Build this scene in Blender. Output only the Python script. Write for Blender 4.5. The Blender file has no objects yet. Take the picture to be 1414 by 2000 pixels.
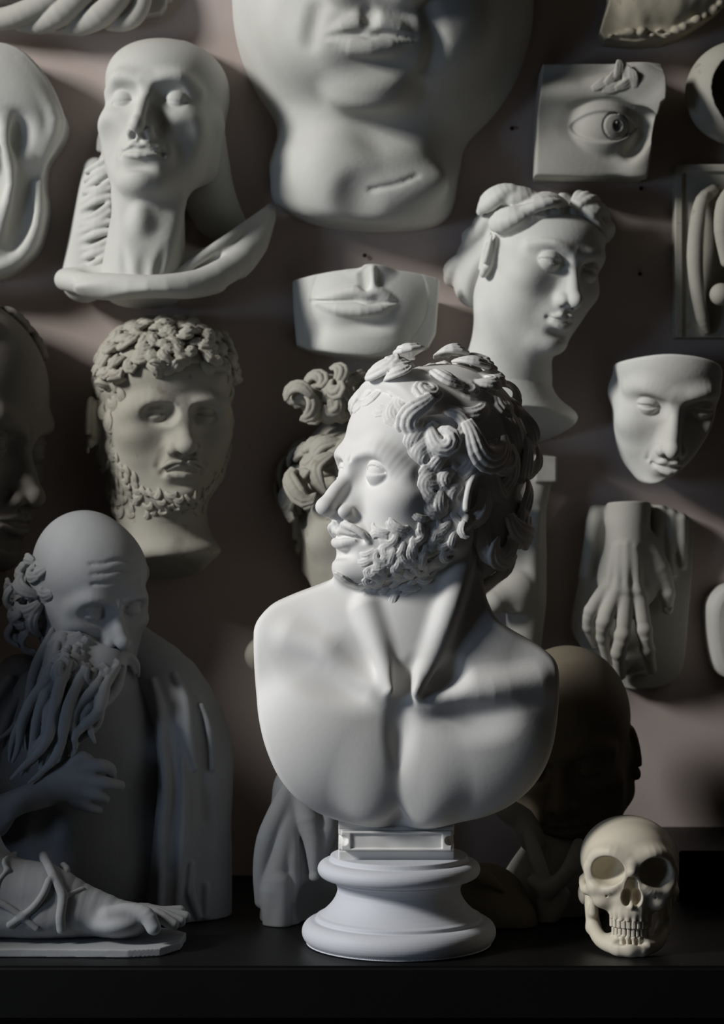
import bpy, bmesh, math, random
import numpy as np
from mathutils import Vector
QUICK = 1.0
ONLY = None
#DEV
SC = bpy.context.scene
COL = SC.collection
# ------------------------------------------------------------------ camera
# the scene is laid out in centimetres: x right, y into the picture (bust at 0, wall at 45), z up from the shelf top
FOC, CX, CY, DIST, ZC, WALL = 4080.0, 707.0, 1000.0, 240.0, 49.5, 45.0
def W(px, py, y):
    """point in the place, at distance y, that the photograph shows at px,py (1414x2000)"""
    d = DIST+y
    return np.array([(px-CX)/FOC*d, y, ZC-(py-CY)/FOC*d])
cam = bpy.data.cameras.new('camera'); camo = bpy.data.objects.new('camera', cam); COL.objects.link(camo)
camo.location = (0, -DIST/100, ZC/100); camo.rotation_euler = (math.pi/2, 0, 0)
cam.sensor_fit = 'HORIZONTAL'; cam.sensor_width = 36.0; cam.lens = FOC/1414*36
cam.clip_start = 0.05
cam.dof.use_dof = True; cam.dof.focus_distance = 2.34; cam.dof.aperture_fstop = 7.5
SC.camera = camo
# ------------------------------------------------------------------ light
world = bpy.data.worlds.new('world'); SC.world = world; world.use_nodes = True
bg = world.node_tree.nodes['Background']; bg.inputs[0].default_value = (1.0,0.90,0.78,1); bg.inputs[1].default_value = 0.007
def area(name, loc, aim, sx, sy, watts, col):
    l = bpy.data.lights.new(name,'AREA'); l.shape = 'RECTANGLE'; l.size = sx; l.size_y = sy; l.energy = watts; l.color = col
    o = bpy.data.objects.new(name,l); COL.objects.link(o); o.location = loc
    o.rotation_euler = (Vector(aim)-Vector(loc)).to_track_quat('-Z','Y').to_euler(); return o
area('assumed_window_daylight', (-3.15,-1.40,2.30), (0.05,0.25,0.6), 0.62, 0.8, 136, (1.0,0.99,0.965))  # window out of view at left, assumed from the direction of the light
area('added_low_fill', (-2.1,-1.55,0.42), (0.0,0.05,0.2), 0.5, 0.6, 7.0, (0.58,0.74,1.0))  # bluish fill light added for the lower-left casts; no such window is seen
SC.view_settings.view_transform = 'Standard'; SC.view_settings.look = 'None'
SC.view_settings.exposure = 0.0; SC.view_settings.gamma = 1.0; SC.view_settings.use_curve_mapping = False
# ------------------------------------------------------------------ materials
def plaster(name, col, var=0.10, rough=0.75, bump=0.12, spots=0.0):
    m = bpy.data.materials.new(name); m.use_nodes = True; nt = m.node_tree; N = nt.nodes; L = nt.links
    p = N['Principled BSDF']; p.inputs['Roughness'].default_value = rough; p.inputs['Specular IOR Level'].default_value = 0.25
    tc = N.new('ShaderNodeTexCoord')
    n1 = N.new('ShaderNodeTexNoise'); n1.inputs['Scale'].default_value = 9; n1.inputs['Detail'].default_value = 6
    n2 = N.new('ShaderNodeTexNoise'); n2.inputs['Scale'].default_value = 160; n2.inputs['Detail'].default_value = 4
    L.new(tc.outputs['Object'], n1.inputs['Vector']); L.new(tc.outputs['Object'], n2.inputs['Vector'])
    r = N.new('ShaderNodeValToRGB')
    r.color_ramp.elements[0].position = 0.3; r.color_ramp.elements[1].position = 0.7
    r.color_ramp.elements[0].color = (col[0]*(1-var), col[1]*(1-var*1.1), col[2]*(1-var*1.3), 1)
    r.color_ramp.elements[1].color = (col[0], col[1], col[2], 1)
    L.new(n1.outputs['Fac'], r.inputs['Fac'])
    out = r.outputs['Color']
    if spots > 0:
        v = N.new('ShaderNodeTexNoise'); v.inputs['Scale'].default_value = 55; v.inputs['Detail'].default_value = 3
        L.new(tc.outputs['Object'], v.inputs['Vector'])
        r2 = N.new('ShaderNodeValToRGB'); r2.color_ramp.elements[0].position = 0.64; r2.color_ramp.elements[1].position = 0.74
        r2.color_ramp.elements[0].color = (1,1,1,1); c = 1-spots; r2.color_ramp.elements[1].color = (c,c*0.95,c*0.9,1)
        L.new(v.outputs['Fac'], r2.inputs['Fac'])
        mx = N.new('ShaderNodeMix'); mx.data_type = 'RGBA'; mx.blend_type = 'MULTIPLY'; mx.inputs['Factor'].default_value = 1
        L.new(out, mx.inputs['A']); L.new(r2.outputs['Color'], mx.inputs['B']); out = mx.outputs['Result']
    L.new(out, p.inputs['Base Color'])
    b = N.new('ShaderNodeBump'); b.inputs['Strength'].default_value = bump; b.inputs['Distance'].default_value = 0.002
    L.new(n2.outputs['Fac'], b.inputs['Height']); L.new(b.outputs['Normal'], p.inputs['Normal'])
    return m
M = dict(
    white = plaster('white_plaster', (0.80,0.79,0.77), 0.05, 0.62, 0.05),
    socle = plaster('dimmed_white_plaster', (0.62,0.635,0.68), 0.05, 0.6, 0.05),  # pedestal plaster darkened and blued to stand in for weaker, cooler light
    pale = plaster('pale_plaster', (0.58,0.58,0.55), 0.12),
    bright = plaster('bright_plaster', (0.72,0.72,0.69), 0.10),
    grey = plaster('grey_plaster', (0.46,0.45,0.41), 0.15),
    stone = plaster('weathered_plaster', (0.43,0.415,0.36), 0.18, spots=0.25),
    olive = plaster('yellowed_plaster', (0.40,0.37,0.29), 0.25, spots=0.3),
    blue_grey = plaster('blue_grey_plaster', (0.34,0.35,0.365), 0.2),  # darker, slightly bluish grey plaster
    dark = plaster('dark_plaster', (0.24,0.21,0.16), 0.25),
    shade_dark = plaster('shade_dark_plaster', (0.20,0.185,0.17), 0.2),  # plaster darkened: shade on the profile face is put into its colour
    black = plaster('black_clay', (0.035,0.033,0.03), 0.2),
    bone = plaster('bone_plaster', (0.72,0.66,0.54), 0.10, 0.5, 0.05),
    tooth = plaster('tooth_plaster', (0.74,0.69,0.58), 0.10, 0.45, 0.03),
    wall = plaster('mauve_wall_paint', (0.50,0.425,0.40), 0.10, 0.85, 0.05),
    shelf = plaster('black_shelf_paint', (0.006,0.006,0.006), 0.2, 0.45, 0.05),
    iron = plaster('black_iron', (0.02,0.018,0.015), 0.2, 0.5, 0.1),
)
# ------------------------------------------------------------------ sculpting
def rotm(rx=0, ry=0, rz=0):
    """rotation matrix from degrees, applied x then y then z"""
    a, b, c = [math.radians(v) for v in (rx, ry, rz)]
    X = np.array([[1,0,0],[0,math.cos(a),-math.sin(a)],[0,math.sin(a),math.cos(a)]])
    Y = np.array([[math.cos(b),0,math.sin(b)],[0,1,0],[-math.sin(b),0,math.cos(b)]])
    Z = np.array([[math.cos(c),-math.sin(c),0],[math.sin(c),math.cos(c),0],[0,0,1]])
    return Z @ Y @ X

def smin(a, b, k):
    if k <= 1e-6: return np.minimum(a, b)
    h = np.maximum(k - np.abs(a-b), 0.0) / k
    return np.minimum(a, b) - h*h*(k*0.25)

class Clay:
    """a block of clay: signed distance samples on a grid, in centimetres"""
    def __init__(s, lo, hi, vox):
        s.lo = np.array(lo, float); s.vox = vox
        s.n = np.ceil((np.array(hi)-s.lo)/vox).astype(int)+1
        s.D = np.full(tuple(s.n), 50.0, np.float32)
        s.ax = [(s.lo[i]+vox*np.arange(s.n[i])).astype(np.float32) for i in range(3)]
        s.R = np.eye(3); s.t = np.zeros(3); s.s = 1.0; s.stack = []; s.marg = 1.6
    def push(s, R=None, t=(0,0,0), sc=1.0):
        s.stack.append((s.R, s.t, s.s))
        R = np.eye(3) if R is None else R
        s.t = s.t + s.s*(s.R @ np.array(t, float)); s.R = s.R @ R; s.s = s.s*sc
    def pop(s): s.R, s.t, s.s = s.stack.pop()
    def world(s, p): return s.t + s.s*(s.R @ np.array(p, float))
    def apply(s, fn, lo, hi, k, mode='add', R=None, c=None, marg=None):
        """fn(x,y,z) in local coords of the (R,c) frame; lo,hi its bounds there"""
        R = np.eye(3) if R is None else R
        c = np.zeros(3) if c is None else np.array(c, float)
        M = s.R @ R; o = s.t + s.s*(s.R @ c)
        cs = np.array([[x,y,z] for x in (lo[0],hi[0]) for y in (lo[1],hi[1]) for z in (lo[2],hi[2])], float)
        w = o + s.s*(cs @ M.T)
        m = max(k*s.s*1.05, 3*s.vox, (s.marg*s.s if mode == 'add' else 0)) if marg is None else marg
        a = np.maximum(np.floor((w.min(0)-m-s.lo)/s.vox).astype(int), 0)
        b = np.minimum(np.ceil((w.max(0)+m-s.lo)/s.vox).astype(int)+1, s.n)
        if np.any(b <= a): return
        x = s.ax[0][a[0]:b[0]][:,None,None]-np.float32(o[0])
        y = s.ax[1][a[1]:b[1]][None,:,None]-np.float32(o[1])
        z = s.ax[2][a[2]:b[2]][None,None,:]-np.float32(o[2])
        Mi = (M.T/s.s).astype(np.float32)
        if np.allclose(M, np.eye(3)): P = [x/np.float32(s.s), y/np.float32(s.s), z/np.float32(s.s)]
        else: P = [Mi[i,0]*x+Mi[i,1]*y+Mi[i,2]*z for i in range(3)]
        d = fn(*P)
        d = (d*np.float32(s.s)).astype(np.float32)
        sl = (slice(a[0],b[0]), slice(a[1],b[1]), slice(a[2],b[2]))
        kk = np.float32(k*s.s)
        if mode == 'add': s.D[sl] = smin(s.D[sl], d, kk)
        elif mode == 'sub': s.D[sl] = -smin(-s.D[sl], d, kk)
        else: s.D[sl] = -smin(-s.D[sl], -d, kk)
    # --- primitives
    def ell(s, c, r, k=0.0, mode='add', R=None, marg=None):
        rx, ry, rz = [np.float32(v) for v in r]
        def fn(x,y,z):
            a = (x/rx)**2+(y/ry)**2+(z/rz)**2
            b = (x/(rx*rx))**2+(y/(ry*ry))**2+(z/(rz*rz))**2
            k0 = np.sqrt(a)
            return k0*(k0-1)/np.sqrt(b+1e-9)
        s.apply(fn, [-v for v in r], list(r), k, mode, R, c, marg)
    def cone(s, a, b, ra, rb, k=0.0, mode='add'):
        a = np.array(a,float); b = np.array(b,float); v = b-a; L2 = float(v@v)+1e-9
        v32 = v.astype(np.float32)
        def fn(x,y,z):
            h = np.clip((x*v32[0]+y*v32[1]+z*v32[2])/np.float32(L2), 0, 1)
            dx = x-v32[0]*h; dy = y-v32[1]*h; dz = z-v32[2]*h
            return np.sqrt(dx*dx+dy*dy+dz*dz)-(np.float32(ra)+np.float32(rb-ra)*h)
        lo = np.minimum(0,v)-max(ra,rb); hi = np.maximum(0,v)+max(ra,rb)
        s.apply(fn, lo, hi, k, mode, None, a)
    def tube(s, pts, rad, k=0.3, mode='add', kj=None):
        """chain of cones; rad scalar or list"""
        n = len(pts)
        if np.isscalar(rad): rad = [rad]*n
        for i in range(n-1): s.cone(pts[i], pts[i+1], rad[i], rad[i+1], k, mode)
    def chain(s, pts, rad, k=0.3, mode='add', marg=None):
        """one tube evaluated as a whole, then blended once (keeps joints from swelling)"""
        pts = np.array(pts,float); n = len(pts)
        rad = [rad]*n if np.isscalar(rad) else list(rad)
        if 3 <= n <= 7:      # round off the bends
            P = np.vstack([2*pts[0]-pts[1], pts, 2*pts[-1]-pts[-2]]); a = []; b = []
            for i in range(n-1):
                for t in (0.0, 1/3, 2/3):
                    p0,p1,p2,p3 = P[i:i+4]
                    a.append(0.5*(2*p1+(p2-p0)*t+(2*p0-5*p1+4*p2-p3)*t*t+(3*p1-p0-3*p2+p3)*t**3)); b.append(rad[i]+(rad[i+1]-rad[i])*t)
            pts = np.array(a+[pts[-1]]); rad = b+[rad[-1]]; n = len(pts)
        o = pts[0]; q = (pts-o)
        def fn(x,y,z):
            d = None
            for i in range(n-1):
                a = q[i].astype(np.float32); v = (q[i+1]-q[i]).astype(np.float32); L2 = np.float32(float(v@v)+1e-9)
                px = x-a[0]; py = y-a[1]; pz = z-a[2]
                h = np.clip((px*v[0]+py*v[1]+pz*v[2])/L2,0,1)
                px = px-v[0]*h; py = py-v[1]*h; pz = pz-v[2]*h
                e = np.sqrt(px*px+py*py+pz*pz)-(np.float32(rad[i])+np.float32(rad[i+1]-rad[i])*h)
                d = e if d is None else np.minimum(d,e)
            return d
        m = max(rad)
        s.apply(fn, q.min(0)-m, q.max(0)+m, k, mode, None, o, marg)
    def box(s, c, h, r=0.2, k=0.0, mode='add', R=None):
        hx,hy,hz = h
        def fn(x,y,z):
            qx = np.abs(x)-np.float32(hx-r); qy = np.abs(y)-np.float32(hy-r); qz = np.abs(z)-np.float32(hz-r)
            o = np.sqrt(np.maximum(qx,0)**2+np.maximum(qy,0)**2+np.maximum(qz,0)**2)
            return o+np.minimum(np.maximum(np.maximum(qx,qy),qz),0)-np.float32(r)
        s.apply(fn, [-v for v in h], list(h), k, mode, R, c)
    def cutplane(s, p, n, k=0.2):
        """keep the side opposite to n"""
        n = np.array(n,float); n = n/np.linalg.norm(n); p = np.array(p,float)
        def fn(x,y,z): return np.float32(n[0])*x+np.float32(n[1])*y+np.float32(n[2])*z
        big = 400
        s.apply(fn, [-big]*3, [big]*3, k, 'int', None, p)
    def cutcorner(s, p1, n1, p2, n2, k=0.2):
        """remove what lies beyond both planes"""
        def fn(x,y,z):
            a = np.float32(n1[0])*(x-np.float32(p1[0]))+np.float32(n1[1])*(y-np.float32(p1[1]))+np.float32(n1[2])*(z-np.float32(p1[2]))
            b = np.float32(n2[0])*(x-np.float32(p2[0]))+np.float32(n2[1])*(y-np.float32(p2[1]))+np.float32(n2[2])*(z-np.float32(p2[2]))
            return smin(a, b, np.float32(k))
        s.apply(fn, [-400]*3, [400]*3, k, 'int')
    def prism(s, poly, lo, hi, k=0.2, mode='int', axis=1, full=True, rnd=0.0):
        """polygon in the plane across `axis` (list of 2D points), extent lo..hi along it"""
        poly = np.array(poly, np.float32); n = len(poly)
        def fn(x,y,z):
            u,v,w = (x,z,y) if axis == 1 else ((y,z,x) if axis == 0 else (x,y,z))
            # the polygon distance is 2D: evaluate on one slab when axis aligned
            d = None; sgn = np.ones_like(u)
            for i in range(n):
                a = poly[i]; b = poly[i-1]
                ex,ey = b[0]-a[0], b[1]-a[1]
                wx = u-a[0]; wy = v-a[1]
                t = np.clip((wx*ex+wy*ey)/(ex*ex+ey*ey+1e-9),0,1)
                q = (wx-ex*t)**2+(wy-ey*t)**2
                d = q if d is None else np.minimum(d,q)
                c1 = v >= a[1]; c2 = v < b[1]; c3 = ex*wy > ey*wx
                flip = (c1&c2&c3)|(~c1&~c2&~c3)
                sgn = np.where(flip,-sgn,sgn)
            d = sgn*np.sqrt(d)-np.float32(rnd)
            return np.maximum(d, np.abs(w-np.float32((lo+hi)/2))-np.float32((hi-lo)/2))
        if mode == 'int': s.apply(fn, [-400]*3, [400]*3, k, 'int')
        else:
            mn = poly.min(0); mx = poly.max(0)
            if axis == 1: l=[mn[0],lo,mn[1]]; h=[mx[0],hi,mx[1]]
            elif axis == 0: l=[lo,mn[0],mn[1]]; h=[hi,mx[0],mx[1]]
            else: l=[mn[0],mn[1],lo]; h=[mx[0],mx[1],hi]
            s.apply(fn, l, h, k, mode)
    def lathe(s, prof, c=(0,0,0), k=0.0, mode='add'):
        """prof: closed (r,z) polygon"""
        poly = np.array(prof, np.float32)
        def fn(x,y,z):
            u = np.sqrt(x*x+y*y); v = z+0*u
            n = len(poly); d=None; sgn=np.ones_like(u)
            for i in range(n):
                a=poly[i]; b=poly[i-1]; ex,ey=b[0]-a[0],b[1]-a[1]
                wx=u-a[0]; wy=v-a[1]
                t=np.clip((wx*ex+wy*ey)/(ex*ex+ey*ey+1e-9),0,1)
                q=(wx-ex*t)**2+(wy-ey*t)**2
                d=q if d is None else np.minimum(d,q)
                c1=v>=a[1]; c2=v<b[1]; c3=ex*wy>ey*wx
                sgn=np.where((c1&c2&c3)|(~c1&~c2&~c3),-sgn,sgn)
            return sgn*np.sqrt(d)
        r = poly[:,0].max(); z0,z1 = poly[:,1].min(), poly[:,1].max()
        s.apply(fn,[-r,-r,z0],[r,r,z1],k,mode,None,c)
    def noise(s, amp, freq, seed=0):
        """gentle lumpiness of a hand-finished cast"""
        rs = np.random.RandomState(seed)
        x,y,z = s.ax[0][:,None,None], s.ax[1][None,:,None], s.ax[2][None,None,:]
        for i in range(4):
            v = rs.normal(size=3); v = v/np.linalg.norm(v)*freq*(0.7+0.5*i); ph = rs.uniform(0,6.28,3)
            s.D += np.float32(amp/(1+i)) * (np.sin(np.float32(v[0])*x+np.float32(ph[0]))*np.sin(np.float32(v[1])*y+np.float32(ph[1])) + np.sin(np.float32(v[2])*z+np.float32(ph[2]))*np.sin(np.float32(v[0])*y+np.float32(ph[1])))
    def grad_at(s, p):
        """outward normal at a point given in the current frame"""
        w = s.world(p); i = np.clip(((w-s.lo)/s.vox).astype(int), 2, s.n-3)
        D = s.D; g = np.array([D[i[0]+2,i[1],i[2]]-D[i[0]-2,i[1],i[2]], D[i[0],i[1]+2,i[2]]-D[i[0],i[1]-2,i[2]], D[i[0],i[1],i[2]+2]-D[i[0],i[1],i[2]-2]], float)
        g = s.R.T @ g
        return g/(np.linalg.norm(g)+1e-9)
    def march(s, o, d, tmax=60.0):
        """first surface point along a ray, all in the current frame"""
        o = s.world(o); d = s.R @ np.array(d,float); d = d/np.linalg.norm(d)
        t = np.arange(0, tmax*s.s, s.vox*0.5)
        P = o[None]+t[:,None]*d[None]
        I = np.round((P-s.lo)/s.vox).astype(int)
        ok = np.all((I>=0)&(I<s.n),axis=1)
        v = np.full(len(t), 50.0); v[ok] = s.D[I[ok,0],I[ok,1],I[ok,2]]
        h = np.nonzero(v<0)[0]
        if len(h)==0: return None
        return s.R.T @ ((P[h[0]]-s.t)/s.s)
    # --- meshing (surface nets)
    def mesh(s, name, mat, parent=None, scale=0.01, offset=(0,0,0), keep=False):
        D = s.D
        D[0]=D[-1]=1; D[:,0]=D[:,-1]=1; D[:,:,0]=D[:,:,-1]=1
        I = D < 0
        nx,ny,nz = D.shape
        c = np.zeros((nx-1,ny-1,nz-1), np.uint8)
        for dx in (0,1):
            for dy in (0,1):
                for dz in (0,1):
                    c += I[dx:nx-1+dx, dy:ny-1+dy, dz:nz-1+dz]
        act = (c>0)&(c<8); del c
        ii = np.argwhere(act)
        idx = np.full(act.shape, -1, np.int32); idx[act] = np.arange(len(ii)); del act
        acc = np.zeros((len(ii),3)); cnt = np.zeros(len(ii))
        corners = [(x,y,z) for x in (0,1) for y in (0,1) for z in (0,1)]
        val = {q: D[ii[:,0]+q[0], ii[:,1]+q[1], ii[:,2]+q[2]].astype(float) for q in corners}
        for a in corners:
            for ax in range(3):
                if a[ax]: continue
                b = list(a); b[ax] = 1; b = tuple(b)
                va, vb = val[a], val[b]
                m = (va<0) != (vb<0)
                t = np.where(m, va/np.where(m, va-vb, 1), 0)
                p = np.array(a,float)[None].repeat(len(ii),0); p[:,ax] += t
                acc += p*m[:,None]; cnt += m
        V = (ii + acc/cnt[:,None])*s.vox + s.lo
        V = V*scale + np.array(offset)
        Q = []
        for ax in range(3):
            o = [1 if i!=ax else 0 for i in range(3)]
            A = I[o[0]:nx-1, o[1]:ny-1, o[2]:nz-1]
            sh = [0,0,0]; sh[ax]=1
            B = I[o[0]+sh[0]:nx-1+sh[0], o[1]+sh[1]:ny-1+sh[1], o[2]+sh[2]:nz-1+sh[2]]
            for (pa, flip) in ((A & ~B, False), (B & ~A, True)):
                e = np.argwhere(pa) + np.array(o)
                if len(e)==0: continue
                u,v = [(1,2),(2,0),(0,1)][ax]
                def at(du,dv):
                    q = e.copy(); q[:,u]-=du; q[:,v]-=dv
                    return idx[q[:,0],q[:,1],q[:,2]]
                f = np.stack([at(1,1),at(0,1),at(0,0),at(1,0)],1)
                Q.append(f[:,::-1] if flip else f)
        Q = np.concatenate(Q)
        Q = Q[(Q>=0).all(1)]
        me = bpy.data.meshes.new(name)
        me.vertices.add(len(V)); me.vertices.foreach_set('co', V.astype(np.float32).ravel())
        me.loops.add(4*len(Q)); me.loops.foreach_set('vertex_index', Q.astype(np.int32).ravel())
        me.polygons.add(len(Q)); me.polygons.foreach_set('loop_start', np.arange(0,4*len(Q),4,dtype=np.int32))
        me.polygons.foreach_set('loop_total', np.full(len(Q),4,np.int32))
        me.polygons.foreach_set('use_smooth', np.ones(len(Q),bool))
        me.materials.append(mat)
        me.update(calc_edges=True); me.validate()
        ob = bpy.data.objects.new(name, me); COL.objects.link(ob)
        if parent is not None: ob.parent = parent
        if not keep: s.D = None
        return ob

# ------------------------------------------------------------------ anatomy
def eye(F, c, sx, R=1.3, up=0.62, dn=0.42, half=1.5, tilt=0, lid=0.24, closed=False, look=0):
    """eyeball with two lids; c in head coordinates, face looks to -y"""
    c = np.array(c,float)
    F.ell(c, (R,R,R), 0.12)
    ru = (half*half+up*up)/(2*up); rd = (half*half+dn*dn)/(2*dn)
    Rt = rotm(0, tilt*sx, 12*sx)
    RL = np.float32(R+lid)
    def fn(x,y,z):
        sp = np.sqrt(x*x+y*y+z*z)-RL
        if closed:
            return sp
        a = np.sqrt(x*x+(z-np.float32(up-ru))**2)-np.float32(ru)
        b = np.sqrt(x*x+(z+np.float32(dn-rd))**2)-np.float32(rd)
        alm = np.maximum(np.maximum(a,b), y)
        return -smin(-sp, alm, np.float32(0.12))
    F.apply(fn, [-RL]*3, [RL]*3, 0.18, 'add', Rt, c, marg=0.5*F.s)
    if closed:
        pts = []
        for t in np.linspace(-1.25,1.25,9):
            z = -0.30-0.22*(1-(t/1.25)**2)
            y = -math.sqrt(max((R+lid)**2-t*t-z*z,0.05))
            pts.append(c + Rt @ np.array([t,y-0.02,z]))
        F.chain(pts, 0.09, 0.10, 'sub')

def ear(F, sx, c=(7.0,1.2,-1.3), sc=1.0, flare=26):
    F.push(rotm(0,0,0), (c[0]*sx, c[1], c[2]), sc)
    F.push(rotm(-12,0,flare*sx))
    F.ell((0,0.2,0),(0.75,1.75,2.9),0.5)
    F.ell((0.75*sx,-0.1,-0.3),(0.75,1.0,1.5),0.35,'sub')
    F.ell((0.7*sx,0.4,1.3),(0.4,0.85,0.8),0.3,'sub')
    pts = []
    for a in np.linspace(-30,235,15):
        r = math.radians(a)
        pts.append((0.55*sx, 0.15-(-1)*1.65*math.sin(r)*0+1.7*math.cos(math.radians(a-20)), 0.2+2.75*math.sin(math.radians(a-20))))
    F.chain(pts, 0.36, 0.25)
    F.chain([(0.6*sx,1.0,1.3),(0.62*sx,1.05,0),(0.5*sx,0.5,-1.4)],0.3,0.3)
    F.ell((0.35*sx,-0.25,-2.45),(0.5,0.75,0.85),0.3)
    F.ell((0.35*sx,-1.15,-0.5),(0.4,0.4,0.65),0.3)
    F.pop(); F.pop()

def face(F, **q):
    g = dict(nose_len=1.0, nose_w=1.0, nose_out=0.0, nose_hump=0.0, brow=0.85, brow_drop=0.0, eye_R=1.3, up=0.62, dn=0.42,
             closed=False, eye_in=0.0, jaw=1.0, chin=1.0, chin_out=0.0, lips=0.85, cheek=1.0, hollow=0.0, ears=(1,-1), cran=True, frown=0.0,
             fat=0.0, mouth_w=1.0, socket=1.0, tilt=4, naso=0.25, ear_c=(7.0,1.2,-1.3), width=1.0, mouth_open=0.0, mouth_turn=0.0, sad=0.0)
    g.update(q)
    W = g['width']
    if g['cran']:
        F.ell((0,1.6,3.6),(7.4*W,9.2,8.4), marg=3)
    F.ell((0,-2.3,4.0),(6.9*W,6.3,6.2),2.0, marg=3)
    for sx in (1,-1):
        F.ell((3.9*sx*W,-2.6,-3.6),(2.6,4.3,5.2),2.0)
    F.ell((0,-2.7,-2.4),(6.0*W,5.6,6.8),2.0, marg=3)
    F.ell((0,-3.0,-6.8),(4.5*W+g['fat'],5.3,4.4),2.0, marg=3)
    J = g['jaw']
    for sx in (1,-1):
        F.cone((5.0*sx*J*W,0.8,-5.6),(1.7*sx*J,-6.6,-9.9),1.6+g['fat'],1.4,2.0)
        F.cone((5.2*sx*J*W,0.8,-5.6),(5.8*sx*W,0.6,-1.0),1.6,1.6,2.0)
        F.ell((4.3*sx*W,-5.4,-2.7),(2.0,1.8*g['cheek'],1.5),1.8)
        F.cone((5.0*sx*W,-4.4,-1.9),(6.2*sx*W,-0.6,-0.9),0.8,0.8,1.8)
        if g['hollow']>0: F.ell((5.5*sx*W,-6.6+1.2*(1-g['hollow'])*-1,-5.6),(1.5,1.5,2.2),1.9,'sub')
    F.ell((0,-7.5-g['chin_out'],-10.0),(1.9*g['chin'],1.7,1.5*g['chin']),1.3)
    b = g['brow']; bd = g['brow_drop']
    for sx in (1,-1):
        F.chain([(0.9*sx,-8.2,1.5-bd-g['frown']),(2.2*sx,-8.15,1.95-bd-g['frown']*0.4),(3.5*sx,-7.75,2.2-bd),(4.6*sx*W,-6.75,1.9-bd-g['sad']*0.5),(5.4*sx*W,-5.5,1.2-bd-g['sad'])],[b*0.95,b,b,b*0.85,b*0.6],1.7)
    s_ = g['socket']
    for sx in (1,-1):
        F.ell((3.1*sx,-9.2,-0.2),(2.05*s_,1.9*s_,1.3*s_),0.9,'sub')
        F.ell((1.75*sx,-9.2,-0.2),(0.85,1.1,1.0),0.7,'sub')
    # nose
    L = g['nose_len']; o = g['nose_out']; w = g['nose_w']
    tip = np.array([0,-10.7-o,-4.0*L])
    F.chain([(0,-7.7,1.0),(0,-8.4-g['nose_hump'],-0.6*L),(0,-9.4-o*0.5-g['nose_hump'],-2.2*L),tuple(tip+np.array([0,0.35,0.3]))],[0.75*w,0.72*w,0.82*w,0.9*w],0.9)
    F.cone((0,-7.2,-0.8),(0,-8.3,-3.9*L),0.9*w,1.75*w,1.0)
    F.ell(tip,(0.98*w,0.95,0.9),0.5)
    for sx in (1,-1):
        F.ell((1.32*sx*w,-9.2-0.3*o,-4.35*L),(0.72*w,1.1,0.78),0.45)
    F.cone(tuple(tip+np.array([0,0.5,-0.5])),(0,-8.9,-5.0*L),0.45,0.4,0.4)
    for sx in (1,-1):
        F.ell((0.72*sx*w,-9.75-0.6*o,-5.0*L),(0.40*w,0.8,0.5),0.2,'sub',R=rotm(0,0,-18*sx))
    # mouth
    m = g['mouth_w']; lp = g['lips']
    F.ell((0,-6.8,-6.9),(3.1*m,2.4,2.4),1.2)
    mt = g['mouth_turn']
    F.ell((0,-9.0,-8.75),(1.8,0.55,0.42),0.8,'sub')
    for sx in (1,-1):
        F.chain([(0.15*sx,-9.35,-6.45),(0.75*sx,-9.45,-6.3),(1.5*sx*m,-9.05,-6.6),(2.45*sx*m,-8.2,-6.95+mt)],[0.42*lp,0.46*lp,0.38*lp,0.15],0.42)
        F.chain([(0,-9.3,-7.6),(0.9*sx*m,-9.2,-7.55),(1.7*sx*m,-8.75,-7.35),(2.4*sx*m,-8.2,-7.0+mt)],[0.55*lp,0.55*lp,0.4*lp,0.15],0.42)
    pts = []
    for t in np.linspace(-2.55,2.55,15):
        u = abs(t)/2.55
        pts.append((t*m, -9.62+1.45*u**2, -7.0-0.13*math.exp(-(t/0.5)**2)+0.08*math.exp(-((abs(t)-1.0)/0.6)**2)+mt*u*u))
    F.chain(pts, 0.13+g['mouth_open'], 0.22, 'sub')
    for sx in (1,-1):
        F.ell((2.7*sx*m,-8.75+0.5*(m>0.85),-7.0+mt),(0.32,0.32,0.35),0.6,'sub')
    F.chain([(0,-9.5,-5.3*L),(0,-9.75,-6.0)],[0.16,0.2],0.35,'sub')
    if g['naso']>0:
        for sx in (1,-1):
            F.chain([(2.0*sx*w,-8.9,-4.0*L),(2.6*sx,-8.5,-5.2),(3.2*sx*m,-7.9,-6.6)],[0.15,0.2,0.1],0.3+g['naso'],'sub')
    # eyes
    for sx in (1,-1):
        eye(F, (3.1*sx,-6.95+g['eye_in'],-0.15), sx, g['eye_R'], g['up'], g['dn'], tilt=g['tilt'], closed=g['closed'])
    if g['frown']>0:
        for sx in (1,-1):
            F.chain([(0.55*sx,-9.4,1.0),(0.65*sx,-9.3,2.6)],[0.12,0.1],0.35,'sub')
    for sx in g['ears']:
        ear(F, sx, g['ear_c'])

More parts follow.
